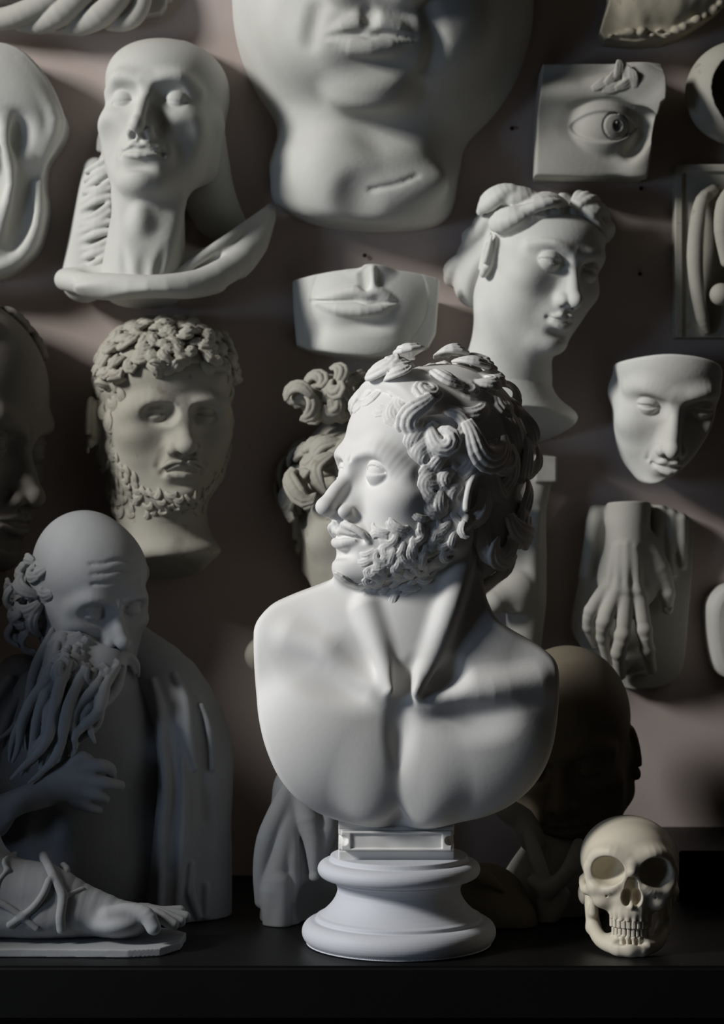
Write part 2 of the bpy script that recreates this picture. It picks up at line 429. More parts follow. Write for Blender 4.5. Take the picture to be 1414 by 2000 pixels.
def lock(F, p, n, d, L, turn, w=0.5, num=3, lift=0.6, k=0.12, seg=9, sink=0.1, wave=0.0, pw=1.9, gap=1.55, curv=9.0):
    """a carved lock of hair: num strands side by side that leave p along d (in the surface) and roll up by `turn` degrees"""
    p = np.array(p,float); n = np.array(n,float); n = n/np.linalg.norm(n)
    d = np.array(d,float); d = d-n*(d@n); d = d/(np.linalg.norm(d)+1e-9); b = np.cross(n,d)
    T = math.radians(turn); s_ = np.linspace(0,1,seg); ds = L/(seg-1)
    ang = lambda t: T*t**pw + math.radians(wave)*math.sin(2*math.pi*t)
    x=y=0.0; C=[(0,0)]; A=[ang(0)]
    for i in range(1,seg):
        a=ang((s_[i]+s_[i-1])/2)
        x+=math.cos(a)*ds; y+=math.sin(a)*ds; C.append((x,y)); A.append(ang(s_[i]))
    for j in range(num):
        off=(j-(num-1)/2)*w*gap
        pts=[]; rad=[]
        for i in range(seg):
            t=s_[i]; env=(0.55+1.3*t*(1.25-t))*(1 if t<0.7 else 1-2.0*(t-0.7))
            px=C[i][0]-math.sin(A[i])*off*env; py=C[i][1]+math.cos(A[i])*off*env
            h=-sink+lift*math.sin(math.pi*min(1,0.10+0.80*t))*(1-0.12*abs(j-(num-1)/2)) - (px*px+py*py)/(2*curv)
            pts.append(p+d*px+b*py+n*h)
            rad.append(w*(0.70+0.38*math.sin(math.pi*t))*(1 if t<0.75 else 1-1.3*(t-0.75)))
        F.chain(pts, rad, k, marg=max(0.4*F.s,3*F.vox))
# ------------------------------------------------------------------ scene helpers
def thing(name, label, cat, loc, group=None):
    o = bpy.data.objects.new(name, None); COL.objects.link(o); o.location = [v/100 for v in loc]
    o.empty_display_size = 0.02; o['label'] = label; o['category'] = cat
    if group: o['group'] = group
    return o
def bxm(name, lo, hi, mat, bev=0.0, parent=None):
    me = bpy.data.meshes.new(name); bm = bmesh.new(); bmesh.ops.create_cube(bm, size=1)
    for v in bm.verts:
        v.co = Vector([ (lo[i]+hi[i])/200 + v.co[i]*(hi[i]-lo[i])/100 for i in range(3)])
    if bev: bmesh.ops.bevel(bm, geom=bm.edges[:], offset=bev/100, segments=3, affect='EDGES')
    bm.to_mesh(me); bm.free(); me.materials.append(mat)
    o = bpy.data.objects.new(name, me); COL.objects.link(o)
    if parent: o.parent = parent
    return o
def chaikin(p, n=2):
    """round the corners of a closed outline"""
    p=[np.array(q,float) for q in p]
    for _ in range(n):
        p=[r for i in range(len(p)) for r in (p[i]*0.78+p[(i+1)%len(p)]*0.22, p[i]*0.22+p[(i+1)%len(p)]*0.78)]
    return [tuple(q) for q in p]
def want(k): return ONLY is None or k in ONLY
def clay(lo, hi, vox): return Clay(lo, hi, vox*QUICK)
def done(F, name, mat, root, keep=False):
    """close a mesh built in place (cm) and hang it on its root"""
    loc = root.location
    return F.mesh(name, M[mat], root, 0.01, (-loc[0],-loc[1],-loc[2]), keep)
CAMP = np.array([0,-DIST,ZC])
def S(F, px, py, off=0.0):
    """surface point of the clay seen at px,py, moved off cm along the outward normal"""
    stk = (F.R,F.t,F.s); F.R,F.t,F.s = np.eye(3),np.zeros(3),1.0
    d = W(px,py,0)-CAMP; p = F.march(CAMP+d*0.6, d, 200)
    if p is None: p = W(px,py,0); n = np.array([0,-1.0,0])
    else: n = F.grad_at(p)
    F.R,F.t,F.s = stk
    return p+n*off
# ------------------------------------------------------------------ the room
def structure(o): o['kind'] = 'structure'; return o
structure(bxm('wall_back', (-160,WALL,-60), (190,WALL+8,190), M['wall']))
structure(bxm('floor', (-240,-300,-92), (190,WALL+8,-88), M['iron']))
structure(bxm('light_block_left', (-86,-25,-88), (-78,WALL-0.1,68), M['wall']))  # unseen low wall, added to keep window light off the lower left
shelf = bxm('shelf', (-78,-12.5,-6), (150,WALL-0.05,0), M['shelf'], 0.4)
shelf['label'] = 'long black painted shelf that carries the busts along the bottom'; shelf['category'] = 'shelf'
cab = bxm('cabinet', (-78,-10.5,-88), (150,WALL-0.1,-6), M['shelf'], 0.3)
cab['label'] = 'black cabinet front filling the bottom edge under the shelf'; cab['category'] = 'cabinet'
# ------------------------------------------------------------------ the white bust in front
def dirs(n):
    """evenly spread directions"""
    out=[]; ga=math.pi*(3-math.sqrt(5))
    for i in range(n):
        z=1-2*(i+0.5)/n; r=math.sqrt(1-z*z); out.append((r*math.cos(ga*i),r*math.sin(ga*i),z))
    return out
def build_main():
    ORI = W(779,1832,0); ORI[2]=0
    root = thing('plaster_bust','large white curly haired bearded bust looking left, in front of all casts','bust',ORI)
    F = clay((-15,-16,12.5),(26,14,69),0.13)
    # chest and shoulders
    F.ell((5.0,1.5,27),(20,8.5,19),0,marg=4)
    F.ell(W(640,1440,-3.2),(9.5,5.2,9.0),2.5); F.ell(W(920,1450,-2.6),(9.8,5.0,9.0),2.5)
    F.ell(W(545,1270,1),(6,5.5,6.0),2.5); F.ell(W(1050,1330,1.5),(6,5.5,6.0),2.5)
    F.cone(W(760,1120,2.5),W(560,1215,2.0),4.6,3.2,2.5); F.cone(W(850,1130,2.5),W(1050,1290,2.5),4.6,3.2,2.5)
    # neck
    F.cone(W(812,1060,1.5),W(782,1290,0.2),6.1,6.6,2.5)
    # outline of the cut bust
    out = [(497,1218),(497,1260),(500,1330),(507,1390),(520,1445),(545,1505),(580,1550),(625,1582),(672,1600),(775,1612),(885,1600),(940,1589),(990,1568),(1035,1532),(1065,1485),(1082,1430),(1088,1370),(1089,1305),(1080,1283),(1055,1262),(1000,1232),(965,1205),(945,1160),(940,1100),(940,900),(720,900),(715,1070),(680,1118),(632,1141),(575,1161),(525,1183)]
    poly = [(W(a,b,-1)[0],W(a,b,-1)[2]) for a,b in out]
    F.prism(chaikin(poly),-30,30,0.6)
    F.cutplane((0,6.5,30),(0,1,0),1.0)
    # relief of collar bones, tendons, breast
    F.ell(S(F,630,1320,1.1),(5.0,1.5,1.8),2.4,'sub',R=rotm(0,25,0))
    F.ell(S(F,930,1400,1.0),(3.6,1.4,1.7),2.4,'sub')
    F.chain([S(F,770,1355,-0.4),S(F,715,1325,-0.3),S(F,650,1275,-0.3),S(F,570,1240,-0.8)],[0.9,0.85,0.8,0.7],2.4)
    F.chain([S(F,815,1368,-0.4),S(F,880,1352,-0.3),S(F,960,1346,-0.3),S(F,1050,1330,-0.9)],[0.9,0.85,0.85,0.7],2.4)
    F.ell(S(F,855,1318,0.5),(2.8,1.7,1.7),1.8,'sub'); F.ell(S(F,700,1285,0.95),(2.8,1.5,1.7),2.2,'sub',R=rotm(0,30,0))
    F.chain([S(F,905,1080,0.2),S(F,875,1190,0.4),S(F,835,1290,0.55),S(F,806,1352,0.5)],[1.5,1.4,1.1,0.8],1.3)
    F.chain([S(F,715,1185,-0.2),S(F,740,1260,0.15),S(F,765,1345,0.35)],[1.3,1.1,0.7],1.3)
    F.ell(S(F,787,1335,0.3),(1.0,1.3,2.2),1.0,'sub')
    F.chain([S(F,785,1380,0.35),S(F,781,1450,0.25),S(F,779,1530,0.2),S(F,778,1600,0.2)],[0.4,0.6,0.6,0.5],2.2,'sub')
    F.ell(S(F,730,1530,-1.5),(3.0,1.8,4.5),2.5); F.ell(S(F,835,1530,-1.5),(3.0,1.8,4.8),2.5)
    # head
    HT = W(826,940,0.0); HR = rotm(-7,-1,-60); HS = 1.09
    F.push(HR,HT,HS)
    face(F,nose_len=1.04,nose_out=0.75,nose_hump=0.45,nose_w=1.02,brow=1.12,brow_drop=0.5,sad=0.6,socket=1.08,lips=0.98,up=0.66,dn=0.4,eye_R=1.35,ears=(1,-1),chin=1.08,chin_out=0.35,
         jaw=1.05,frown=0.25,mouth_open=0.03,naso=0.15,ear_c=(7.0,1.6,-1.9),fat=0.2,eye_in=-0.05)
    F.chain([(1.0,-9.7,-5.75),(2.2,-9.25,-6.0),(3.0,-8.4,-6.6),(3.2,-7.7,-7.3)],[0.3,0.4,0.35,0.2],0.4)
    F.chain([(-1.0,-9.7,-5.75),(-2.2,-9.25,-6.0),(-3.0,-8.4,-6.6),(-3.2,-7.7,-7.3)],[0.3,0.4,0.35,0.2],0.4)
    F.pop()
    # hair: its own clay, rooted in the scalp
    H = clay((-6,-14,36),(27,22,71),0.13)
    H.push(HR,HT,HS); F.push(HR,HT,HS)
    H.ell((0,2.3,4.0),(7.9,9.1,8.8),0,marg=3)
    H.ell((0,5.0,-3.5),(6.6,6.0,7.0),2.0,marg=3)
    H.ell((0,-3.5,7.0),(6.6,5.0,4.2),1.5,marg=3)
    H.cutplane((0,-4.9,4.5),(0,-0.86,-0.5),1.0)
    H.cutplane((0,0.6,-2.0),(0,-0.80,-0.60),1.0)
    rnd = random.Random(11)
    def hairy(p):
        x,y,z = p
        if z < -11.5: return False
        if z > 8.3: return y > -8.2
        if z > 3.5: return y > -4.8 - (z-3.5)*0.55
        if z > -1: return y > -3.2
        return y > 2.6
    c0 = np.array([0,2.2,2.0]); pts=[]
    cand = dirs(700); rnd.shuffle(cand)
    for d in cand:
        d=np.array(d)
        if d[2] < -0.85: continue
        p = H.march(c0+d*22, -d, 22)
        if p is None or not hairy(p): continue
        if any(np.linalg.norm(p-q) < 2.45 for q in pts): continue
        pts.append(p)
    nrm = [H.grad_at(p) for p in pts]
    for p,n in zip(pts,nrm):
        if n @ (p-c0) < 0: continue
        dn = np.array([0,0.25,-1.0]) + np.array([rnd.uniform(-.9,.9) for _ in range(3)])
        if p[2] > 8: dn = np.array([p[0]*0.25,-0.6 if p[1]<-1 else 0.6,-0.2]) + np.array([rnd.uniform(-.7,.7) for _ in range(3)])
        big = rnd.uniform(0.8,1.25)
        top = p[2] > 7.5
        if top: big *= 0.8
        lock(H, p-dn/np.linalg.norm(dn)*(0.9 if top else 1.6), n, dn, (6.2 if top else 7.4)*big, rnd.choice((-1,1))*(rnd.uniform(220,330) if top else rnd.uniform(150,290)), w=0.31*big, num=rnd.choice((4,4,5)), lift=rnd.uniform(1.2,2.1), k=0.09, seg=13, wave=rnd.uniform(-40,40), sink=0.2)
    # smaller locks along the hair line
    for sx in (1,-1):
        for (y,z) in [(-8.4,8.8),(-8.2,8.0),(-7.6,7.3),(-6.8,6.8),(-6.0,6.4),(-5.3,5.6),(-4.9,4.8),(-4.6,4.0),(-4.4,3.2),(-4.2,2.4),(-4.0,1.6),(-3.6,0.8),(-3.3,0.0),(-3.0,-0.8),(-2.7,-1.6),(-2.3,-2.4),(-1.9,-3.2),(-2.6,3.6),(-2.6,2.0),(-1.8,0.4),(-1.0,-1.0),(-0.6,-2.4)]:
            o = np.array([9.5*sx,y,z]) if z<6.2 else np.array([sx*rnd.uniform(0.6,5.2),-14,z+0.4])
            d = np.array([-sx,0,0.0]) if z<6.2 else np.array([0,1.0,0.0])
            p = F.march(o,d,16)
            if p is None: continue
            n = F.grad_at(p)
            lock(H,p+n*0.1+np.array([0,0.9,0.3]),n,np.array([0,-0.7,-0.6+rnd.uniform(-.4,.6)]),rnd.uniform(3.0,4.2),sx*rnd.choice((1,1,-1))*rnd.uniform(150,260),w=0.22,num=4,lift=rnd.uniform(.5,.95),k=0.07,seg=10,wave=rnd.uniform(-30,30))
    H.pop(); F.pop()
    # beard: short curls over jaw and throat
    B = clay((-10,-13,34),(16,8,50),0.085)
    B.push(HR,HT,HS); F.push(HR,HT,HS)
    c1=np.array([0,-2.0,-6.5]); pts=[]
    for d in dirs(1500):
        d=np.array(d); p=F.march(c1+d*16,-d,16)
        if p is None: continue
        x,y,z=p
        if z>-3.2+ (0.15*(y+2) if y<-2 else 0) or z<-12.4 or y>0.6: continue
        line = -3.4-0.62*(-2-y) if y<-2 else -3.4      # upper edge slopes from the ear to the mouth corner
        if z>line+0.3: continue
        if y<-7.3 or (x<0 and y<-4.5): continue
        if abs(x)<3.1 and z>-9.3: continue
        if abs(x)<1.7 and y<-6.5 and z>-11.2: continue
        if any(np.linalg.norm(p-q)<0.78 for q in pts): continue
        pts.append(p)
    for p in pts:
        n=F.grad_at(p); dn=np.array([0,-0.35,-1.0])+np.array([rnd.uniform(-.8,.8) for _ in range(3)])
        lock(B,p,n,dn,2.5*rnd.uniform(.8,1.25),rnd.choice((-1,1))*rnd.uniform(130,250),w=0.16,num=3,lift=0.34,k=0.08,seg=8,sink=0.10,curv=5,wave=rnd.uniform(-35,35))
    B.pop(); F.pop()
    done(F,'bust_body','white',root); done(H,'curly_hair','white',root); done(B,'short_beard','white',root)
    # plinth block
    P = clay((-4,-6,9.6),(13,6,15.5),0.07)
    a=W(661,1640,-3.6)[0]; b=W(887,1640,-3.6)[0]; cx=(a+b)/2; hw=(b-a)/2
    P.box((cx,0,12.3),(hw,3.6,2.25),0.15)
    P.box((cx,-0.9,12.45),(hw-0.35,4.0,1.05),0.1,0.1)
    P.box((cx,-5.2,12.45),(hw-1.4,0.55,0.85),0.08,0.15,'sub')
    P.box((cx,-3.75,13.62),(hw+1,0.25,0.07),0.03,0.08,'sub'); P.box((cx,-3.75,11.2),(hw+1,0.25,0.07),0.03,0.08,'sub')
    for sx in (1,-1):
        P.ell((cx+sx*(hw-0.55),-4.5,12.5),(0.62,0.9,0.62),0.12,'sub')
        P.ell((cx+sx*hw,-3.2,12.5),(0.5,3.0,0.45),0.15,'sub')
    P.box((cx,0,14.6),(hw-1.2,3.0,0.7),0.2,0.3)
    P.noise(0.02,2.2,3)
    done(P,'plinth_block','white',root)
    # turned pedestal
    D = clay((ORI[0]-12,-12,-0.3),(ORI[0]+12,12,10.8),0.09)
    prof=[(0,0),(10.3,0),(10.9,0.25)]
    for t in np.linspace(-70,75,12): prof.append((9.75+1.4*math.cos(math.radians(t)),1.4+1.38*math.sin(math.radians(t))))
    prof += [(9.9,2.75),(9.55,2.8),(9.5,3.2),(9.2,3.35)]
    for t in np.linspace(0,1,9): prof.append((6.95+2.1*(1-t)**2.4+0.45*max(0,t-0.72)/0.28*t**3,3.4+3.7*t))
    prof += [(7.6,7.25),(7.65,7.5)]
    for t in np.linspace(-80,70,10): prof.append((8.2+1.15*math.cos(math.radians(t)),8.55+1.02*math.sin(math.radians(t))))
    prof += [(8.0,9.6),(7.85,10.15),(7.6,10.2),(0,10.2)]
    D.lathe(prof,(ORI[0],0,0))
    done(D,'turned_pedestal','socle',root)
if want('main'): build_main()
# ------------------------------------------------------------------ casts on the wall
def wcast(name, label, cat, px, py, group=None):
    return thing(name, label, cat, W(px,py,WALL), group)
def span(px0,py0,px1,py1,y0,y1,m=1.5):
    """grid bounds that cover a picture rectangle between two distances"""
    P=[W(a,b,c) for a in (px0,px1) for b in (py0,py1) for c in (y0,y1)]
    lo=np.min(P,0)-m; hi=np.max(P,0)+m; lo[1]=y0-m; hi[1]=y1+m
    return lo,hi
def outline(px, y, sm=0):
    p=[(W(a,b,y)[0],W(a,b,y)[2]) for a,b in px]
    return chaikin(p,sm) if sm else p
BACK = WALL-0.1

def build_gaunt():
    r = wcast('gaunt_head_cast','pale cast of a gaunt bald head with bare neck and scarf-like base, upper left','plaster cast',300,330)
    lo,hi=span(100,40,560,610,20,WALL,1.5); F=clay(lo,hi,0.17)
    T=W(322,232,39.5); R=rotm(-9,2,-10); sc=1.13
    F.push(R,T,sc)
    face(F,width=0.93,hollow=0.08,nose_len=1.12,nose_w=0.8,nose_hump=0.4,nose_out=0.3,lips=0.5,closed=True,eye_R=1.15,eye_in=0.55,chin=0.95,jaw=0.95,brow=0.8,
         ears=(-1,),mouth_w=0.95,mouth_open=0.0,naso=0.35,socket=1.12,ear_c=(6.7,1.4,-2.6),cheek=1.05)
    F.pop()
    # neck with its tendons
    F.cone(W(292,390,35.5),W(280,540,35),4.6,5.6,2.0)
    F.chain([W(236,385,33.6),W(248,450,32),W(275,545,30.2)],[0.9,1.0,0.8],1.6)
    F.chain([W(345,395,33.6),W(326,470,32),W(292,548,30.2)],[0.9,1.0,0.8],1.6)
    F.ell(S(F,272,432,-0.5),(1.2,1.3,1.8),1.4)
    F.ell(S(F,280,525,0.75),(0.7,0.9,2.0),0.9,'sub')
    F.ell(S(F,243,500,0.75),(0.5,0.8,2.2),0.9,'sub',R=rotm(0,-14,0)); F.ell(S(F,315,505,0.75),(0.5,0.8,2.2),0.9,'sub',R=rotm(0,18,0))
    F.cutplane(W(300,54,36),(0.12,-0.25,1),7.0)
    F.cutplane(W(290,566,30),(0,-0.2,-1),0.5)
    F.cutplane((0,BACK,0),(0,1,0),0.1)
    done(F,'head_and_neck','pale',r)
    # hair behind neck, left, and dark mass on the right
    H=clay(*span(130,90,480,600,28,WALL,1.5),0.17)
    H.cone(W(395,180,41.5),W(420,420,43),2.2,3.0,0); H.ell(W(372,150,41),(4.2,4,6),1.5); H.cone(W(400,380,43),W(470,470,44),3.2,2.0,1.5)
    H.cone(W(186,330,41.5),W(165,545,41.5),1.6,3.2,1.0); H.ell(W(190,440,41.5),(2.2,2.6,8),1.0)
    H.cutplane(W(390,92,40),(0.5,-0.2,1),2.0)
    rn=random.Random(5)
    for i in range(15):
        y=318+i*16; x0=174-i*1.6
        H.chain([W(215,y-14+rn.uniform(-4,4),37.6),W((x0+215)/2,y+rn.uniform(-6,6),37.9),W(x0-4,y+14+rn.uniform(-5,5),39.5)],[0.45,0.55,0.4],0.35)
    H.cutplane((0,BACK,0),(0,1,0),0.1)
    done(H,'long_hair','pale',r)
    # base cut like a folded scarf
    B=clay(*span(95,380,560,610,22,WALL,1.5),0.17)
    B.chain([W(128,546,39),W(200,560,32),W(290,566,28.6),W(390,552,31),W(470,505,36),W(522,424,40)],[1.5,1.5,1.5,1.7,2.0,1.0],0,marg=3)
    B.chain([W(180,545,40),W(300,545,38),W(420,520,40),W(500,460,42)],[2.6,3.2,2.8,2.0],1.8)
    B.ell(W(415,505,36.5),(3.0,2.4,1.7),1.2,R=rotm(0,-35,0))
    B.ell(W(395,515,33.8),(2.6,1.1,0.9),0.9,'sub',R=rotm(0,-33,0))
    B.chain([W(338,540,32.3),W(420,485,34.5),W(520,415,39.5)],[0.6,0.75,0.7],0.7)
    B.chain([W(470,530,36),W(505,480,38),W(528,410,41)],[0.9,1.2,0.8],0.8)
    B.ell(W(290,560,33),(9.5,4.5,1.6),1.5)
    B.cutplane(W(300,579,29),(0,-0.25,-1),0.5)
    B.cutplane((0,BACK,0),(0,1,0),0.1)
    done(B,'scarf_base','pale',r)
if want('gaunt'): build_gaunt()

def build_colossal():
    r = wcast('colossal_face_cast','huge cast of lower face, lips, chin and neck, cropped by the top edge','plaster cast',750,150)
    F=clay(*span(440,-180,1060,460,14,WALL,2.5),0.28)
    F.ell(W(748,10,46),(20.6,18.5,22.8),0,marg=5)
    F.ell(W(748,-160,46),(20.8,18,24),3.0,marg=5)
    F.ell(W(711,360,45),(13.3,12.5,12),4.0,marg=5)
    F.ell(S(F,600,60,-3.5),(6.5,5,7),4.0); F.ell(S(F,880,40,-3.5),(6.5,5,7),4.0)
    F.ell(S(F,716,70,-1.5),(8.6,4.0,6.4),3.0)
    F.ell(S(F,722,184,-1.0),(5.4,4.2,4.2),2.2)
    F.ell(S(F,715,258,1.2),(8.5,2.6,2.2),2.5,'sub')
    F.ell(S(F,728,128,1.2),(5.2,1.9,1.5),2.0,'sub')
    F.chain([S(F,642,70,-0.3),S(F,672,54,0.0),S(F,703,46,0.1),S(F,722,52,0.0),S(F,742,46,0.1),S(F,776,56,0.0),S(F,806,72,-0.3)],[0.5,0.95,1.1,1.0,1.1,0.95,0.5],1.0)
    F.chain([S(F,652,80,-0.4),S(F,690,88,-0.1),S(F,724,90,0.0),S(F,760,88,-0.1),S(F,796,80,-0.4)],[0.5,1.25,1.4,1.25,0.5],1.0)
    F.chain([S(F,636,72,0.1),S(F,672,68,0),S(F,704,66,0),S(F,722,71,0),S(F,742,66,0),S(F,776,69,0),S(F,812,74,0.1)],[0.3,0.28,0.28,0.28,0.28,0.28,0.3],0.6,'sub')
    F.chain([S(F,720,16,0.2),S(F,722,40,0.2)],[0.8,0.7],1.3,'sub')
    F.ell(S(F,734,-42,-1.5),(5.6,5.0,4.2),2.0); F.ell(S(F,668,-30,-1.0),(3.0,3.0,2.8),1.4); F.ell(S(F,800,-30,-1.0),(3.0,3.0,2.8),1.4)
    F.chain([S(F,838,20,0.2),S(F,852,80,0.2),S(F,838,130,0.2)],[0.5,0.9,0.5],1.8,'sub'); F.chain([S(F,620,20,0.3),S(F,606,80,0.3)],[0.5,0.5],2.0,'sub')
    F.ell(S(F,650,340,-2),(4,3,5),3.0); F.ell(S(F,800,380,-2),(6,3,2.6),2.5,R=rotm(0,-15,0))
    F.ell(S(F,695,395,1.7),(2.2,1.7,3.4),2.6,'sub')
    F.chain([S(F,725,370),S(F,775,360),S(F,815,343)],[0.1,0.18,0.1],0.7,'sub')
    F.prism(outline([(380,-300),(380,200),(500,290),(521,330),(521,374),(560,402),(610,424),(690,437),(780,437),(850,430),(885,408),(896,380),(905,310),(980,290),(1120,200),(1120,-300)],36,2),-5,60,1.2)
    F.cutplane((0,BACK,0),(0,1,0),0.2)
    done(F,'face','pale',r)
if want('colossal'): build_colossal()

def build_mouth():
    r = wcast('mouth_study_cast','small white block cast of closed lips and nose base, above the white bust','plaster cast',715,600)
    F=clay(*span(555,480,880,715,28,WALL,1.2),0.1)
    F.box(W(714,600,43.5),(11.2,4.0,8.4),0.4)
    F.ell(W(722,585,40.5),(9.8,4.4,9.5),2.5); F.ell(W(718,600,38.4),(6.6,3.4,4.6),2.0)
    F.ell(W(705,676,38.2),(6.0,3.0,3.0),1.8); F.ell(W(725,520,37.4),(2.6,2.2,2.0),1.6)
    F.ell(S(F,706,634,0.5),(4.6,1.2,0.85),1.1,'sub')
    F.chain([S(F,618,588,-0.2),S(F,655,577,-0.1),S(F,692,570,0.05),S(F,716,576,0.05),S(F,735,571,0.05),S(F,756,580,-0.1),S(F,772,590,-0.3)],[0.3,0.6,0.75,0.7,0.75,0.6,0.3],0.6)
    F.chain([S(F,622,594,-0.3),S(F,660,603,-0.05),S(F,705,606,0.05),S(F,742,604,-0.05),S(F,768,594,-0.3)],[0.3,0.75,0.9,0.75,0.3],0.6)
    F.chain([S(F,608,588,0.1),S(F,650,589,0),S(F,690,587,0),S(F,716,594,0),S(F,738,591,0),S(F,760,591,0),S(F,776,589,0.1)],[0.2,0.15,0.15,0.15,0.15,0.15,0.2],0.3,'sub')
    F.chain([S(F,708,528,0.1),S(F,712,562,0.1)],[0.45,0.5],0.7,'sub'); F.chain([S(F,728,525,0.0),S(F,730,560,0.0)],[0.35,0.3],0.5)
    F.ell(S(F,690,520,0.3),(1.2,0.6,0.7),0.5,'sub')
    F.prism(outline([(569,508),(600,504),(720,503),(800,506),(859,510),(860,540),(852,650),(838,676),(790,692),(720,700),(660,694),(610,684),(578,672),(572,600)],38),20,BACK,0.45)
    F.cutplane(W(720,520,36),(0,0.42,1),0.35)
    F.cutplane((0,BACK,0),(0,1,0),0.05)
    done(F,'mouth_block','bright',r)
if want('mouth'): build_mouth()

def build_eye():
    r = wcast('eye_study_cast','grey square block cast of a single open eye and brow, upper right','plaster cast',1165,240)
    F=clay(*span(1030,110,1310,365,32,WALL,1.2),0.09)
    F.box(W(1160,242,41),(8.0,3.9,7.4),0.3)
    c=W(1180,250,38.2)
    F.ell(W(1250,215,37.6),(3.4,3.0,9),2.5); F.ell(W(1300,200,37.6),(3.5,4.0,4),2.0)
    F.ell(W(1165,182,37.0),(9.5,2.0,1.7),1.8); F.ell(W(1220,165,36.2),(4.5,1.8,1.6),1.6)
    F.ell(W(1110,330,38.6),(5,1.8,3.5),2.5)
    F.ell(c+np.array([0.5,-2.4,0.2]),(6.3,2.0,2.6),1.3,'sub')
    F.ell(W(1248,262,36.4),(1.6,1.8,3.6),1.4,'sub',R=rotm(0,25,0))
    F.push(rotm(0,3,10),c,3.3)
    F.ell((0,0.35,0),(1.32,1.32,1.32),0.1)
    eye(F,(0,0.35,0),-1,1.22,0.50,0.74,1.46,tilt=3,lid=0.22)
    F.chain([(0.25+0.56*math.cos(a),0.35-math.sqrt(1.33**2-(0.25+0.56*math.cos(a))**2-(-0.06+0.54*math.sin(a))**2),-0.06+0.54*math.sin(a)) for a in np.linspace(0,6.2832,19)],0.05,0.05,'sub')
    F.ell((0.30,0.35-1.27,-0.05),(0.21,0.16,0.22),0.05,'sub'); F.ell((0.24,0.35-1.2,0.08),(0.08,0.1,0.08),0.03)
    F.chain([(-1.75,-0.35,0.25),(-1.0,-0.80,0.72),(0,-1.02,0.88),(0.9,-0.85,0.68)],[0.07,0.09,0.09,0.07],0.16,'sub')
    F.pop()
    for i,(x,y,a) in enumerate([(1160,172,25),(1185,162,40),(1205,150,70),(1222,158,80),(1240,168,95),(1180,176,10),(1205,172,20)]):
        p=S(F,x,y); n=F.grad_at(p); lock(F,p,n,np.array([math.cos(math.radians(a)),0,math.sin(math.radians(a))]),2.4,40,w=0.24,num=3,lift=0.18,k=0.22,seg=7,curv=20)
    F.prism(outline([(1059,127),(1150,126),(1290,130),(1295,160),(1292,205),(1283,212),(1270,280),(1262,350),(1150,350),(1043,345),(1047,240)],38),20,BACK,0.3)
    F.cutplane((0,BACK,0),(0,1,0),0.05)
    done(F,'eye_block','grey',r)
if want('eye'): build_eye()

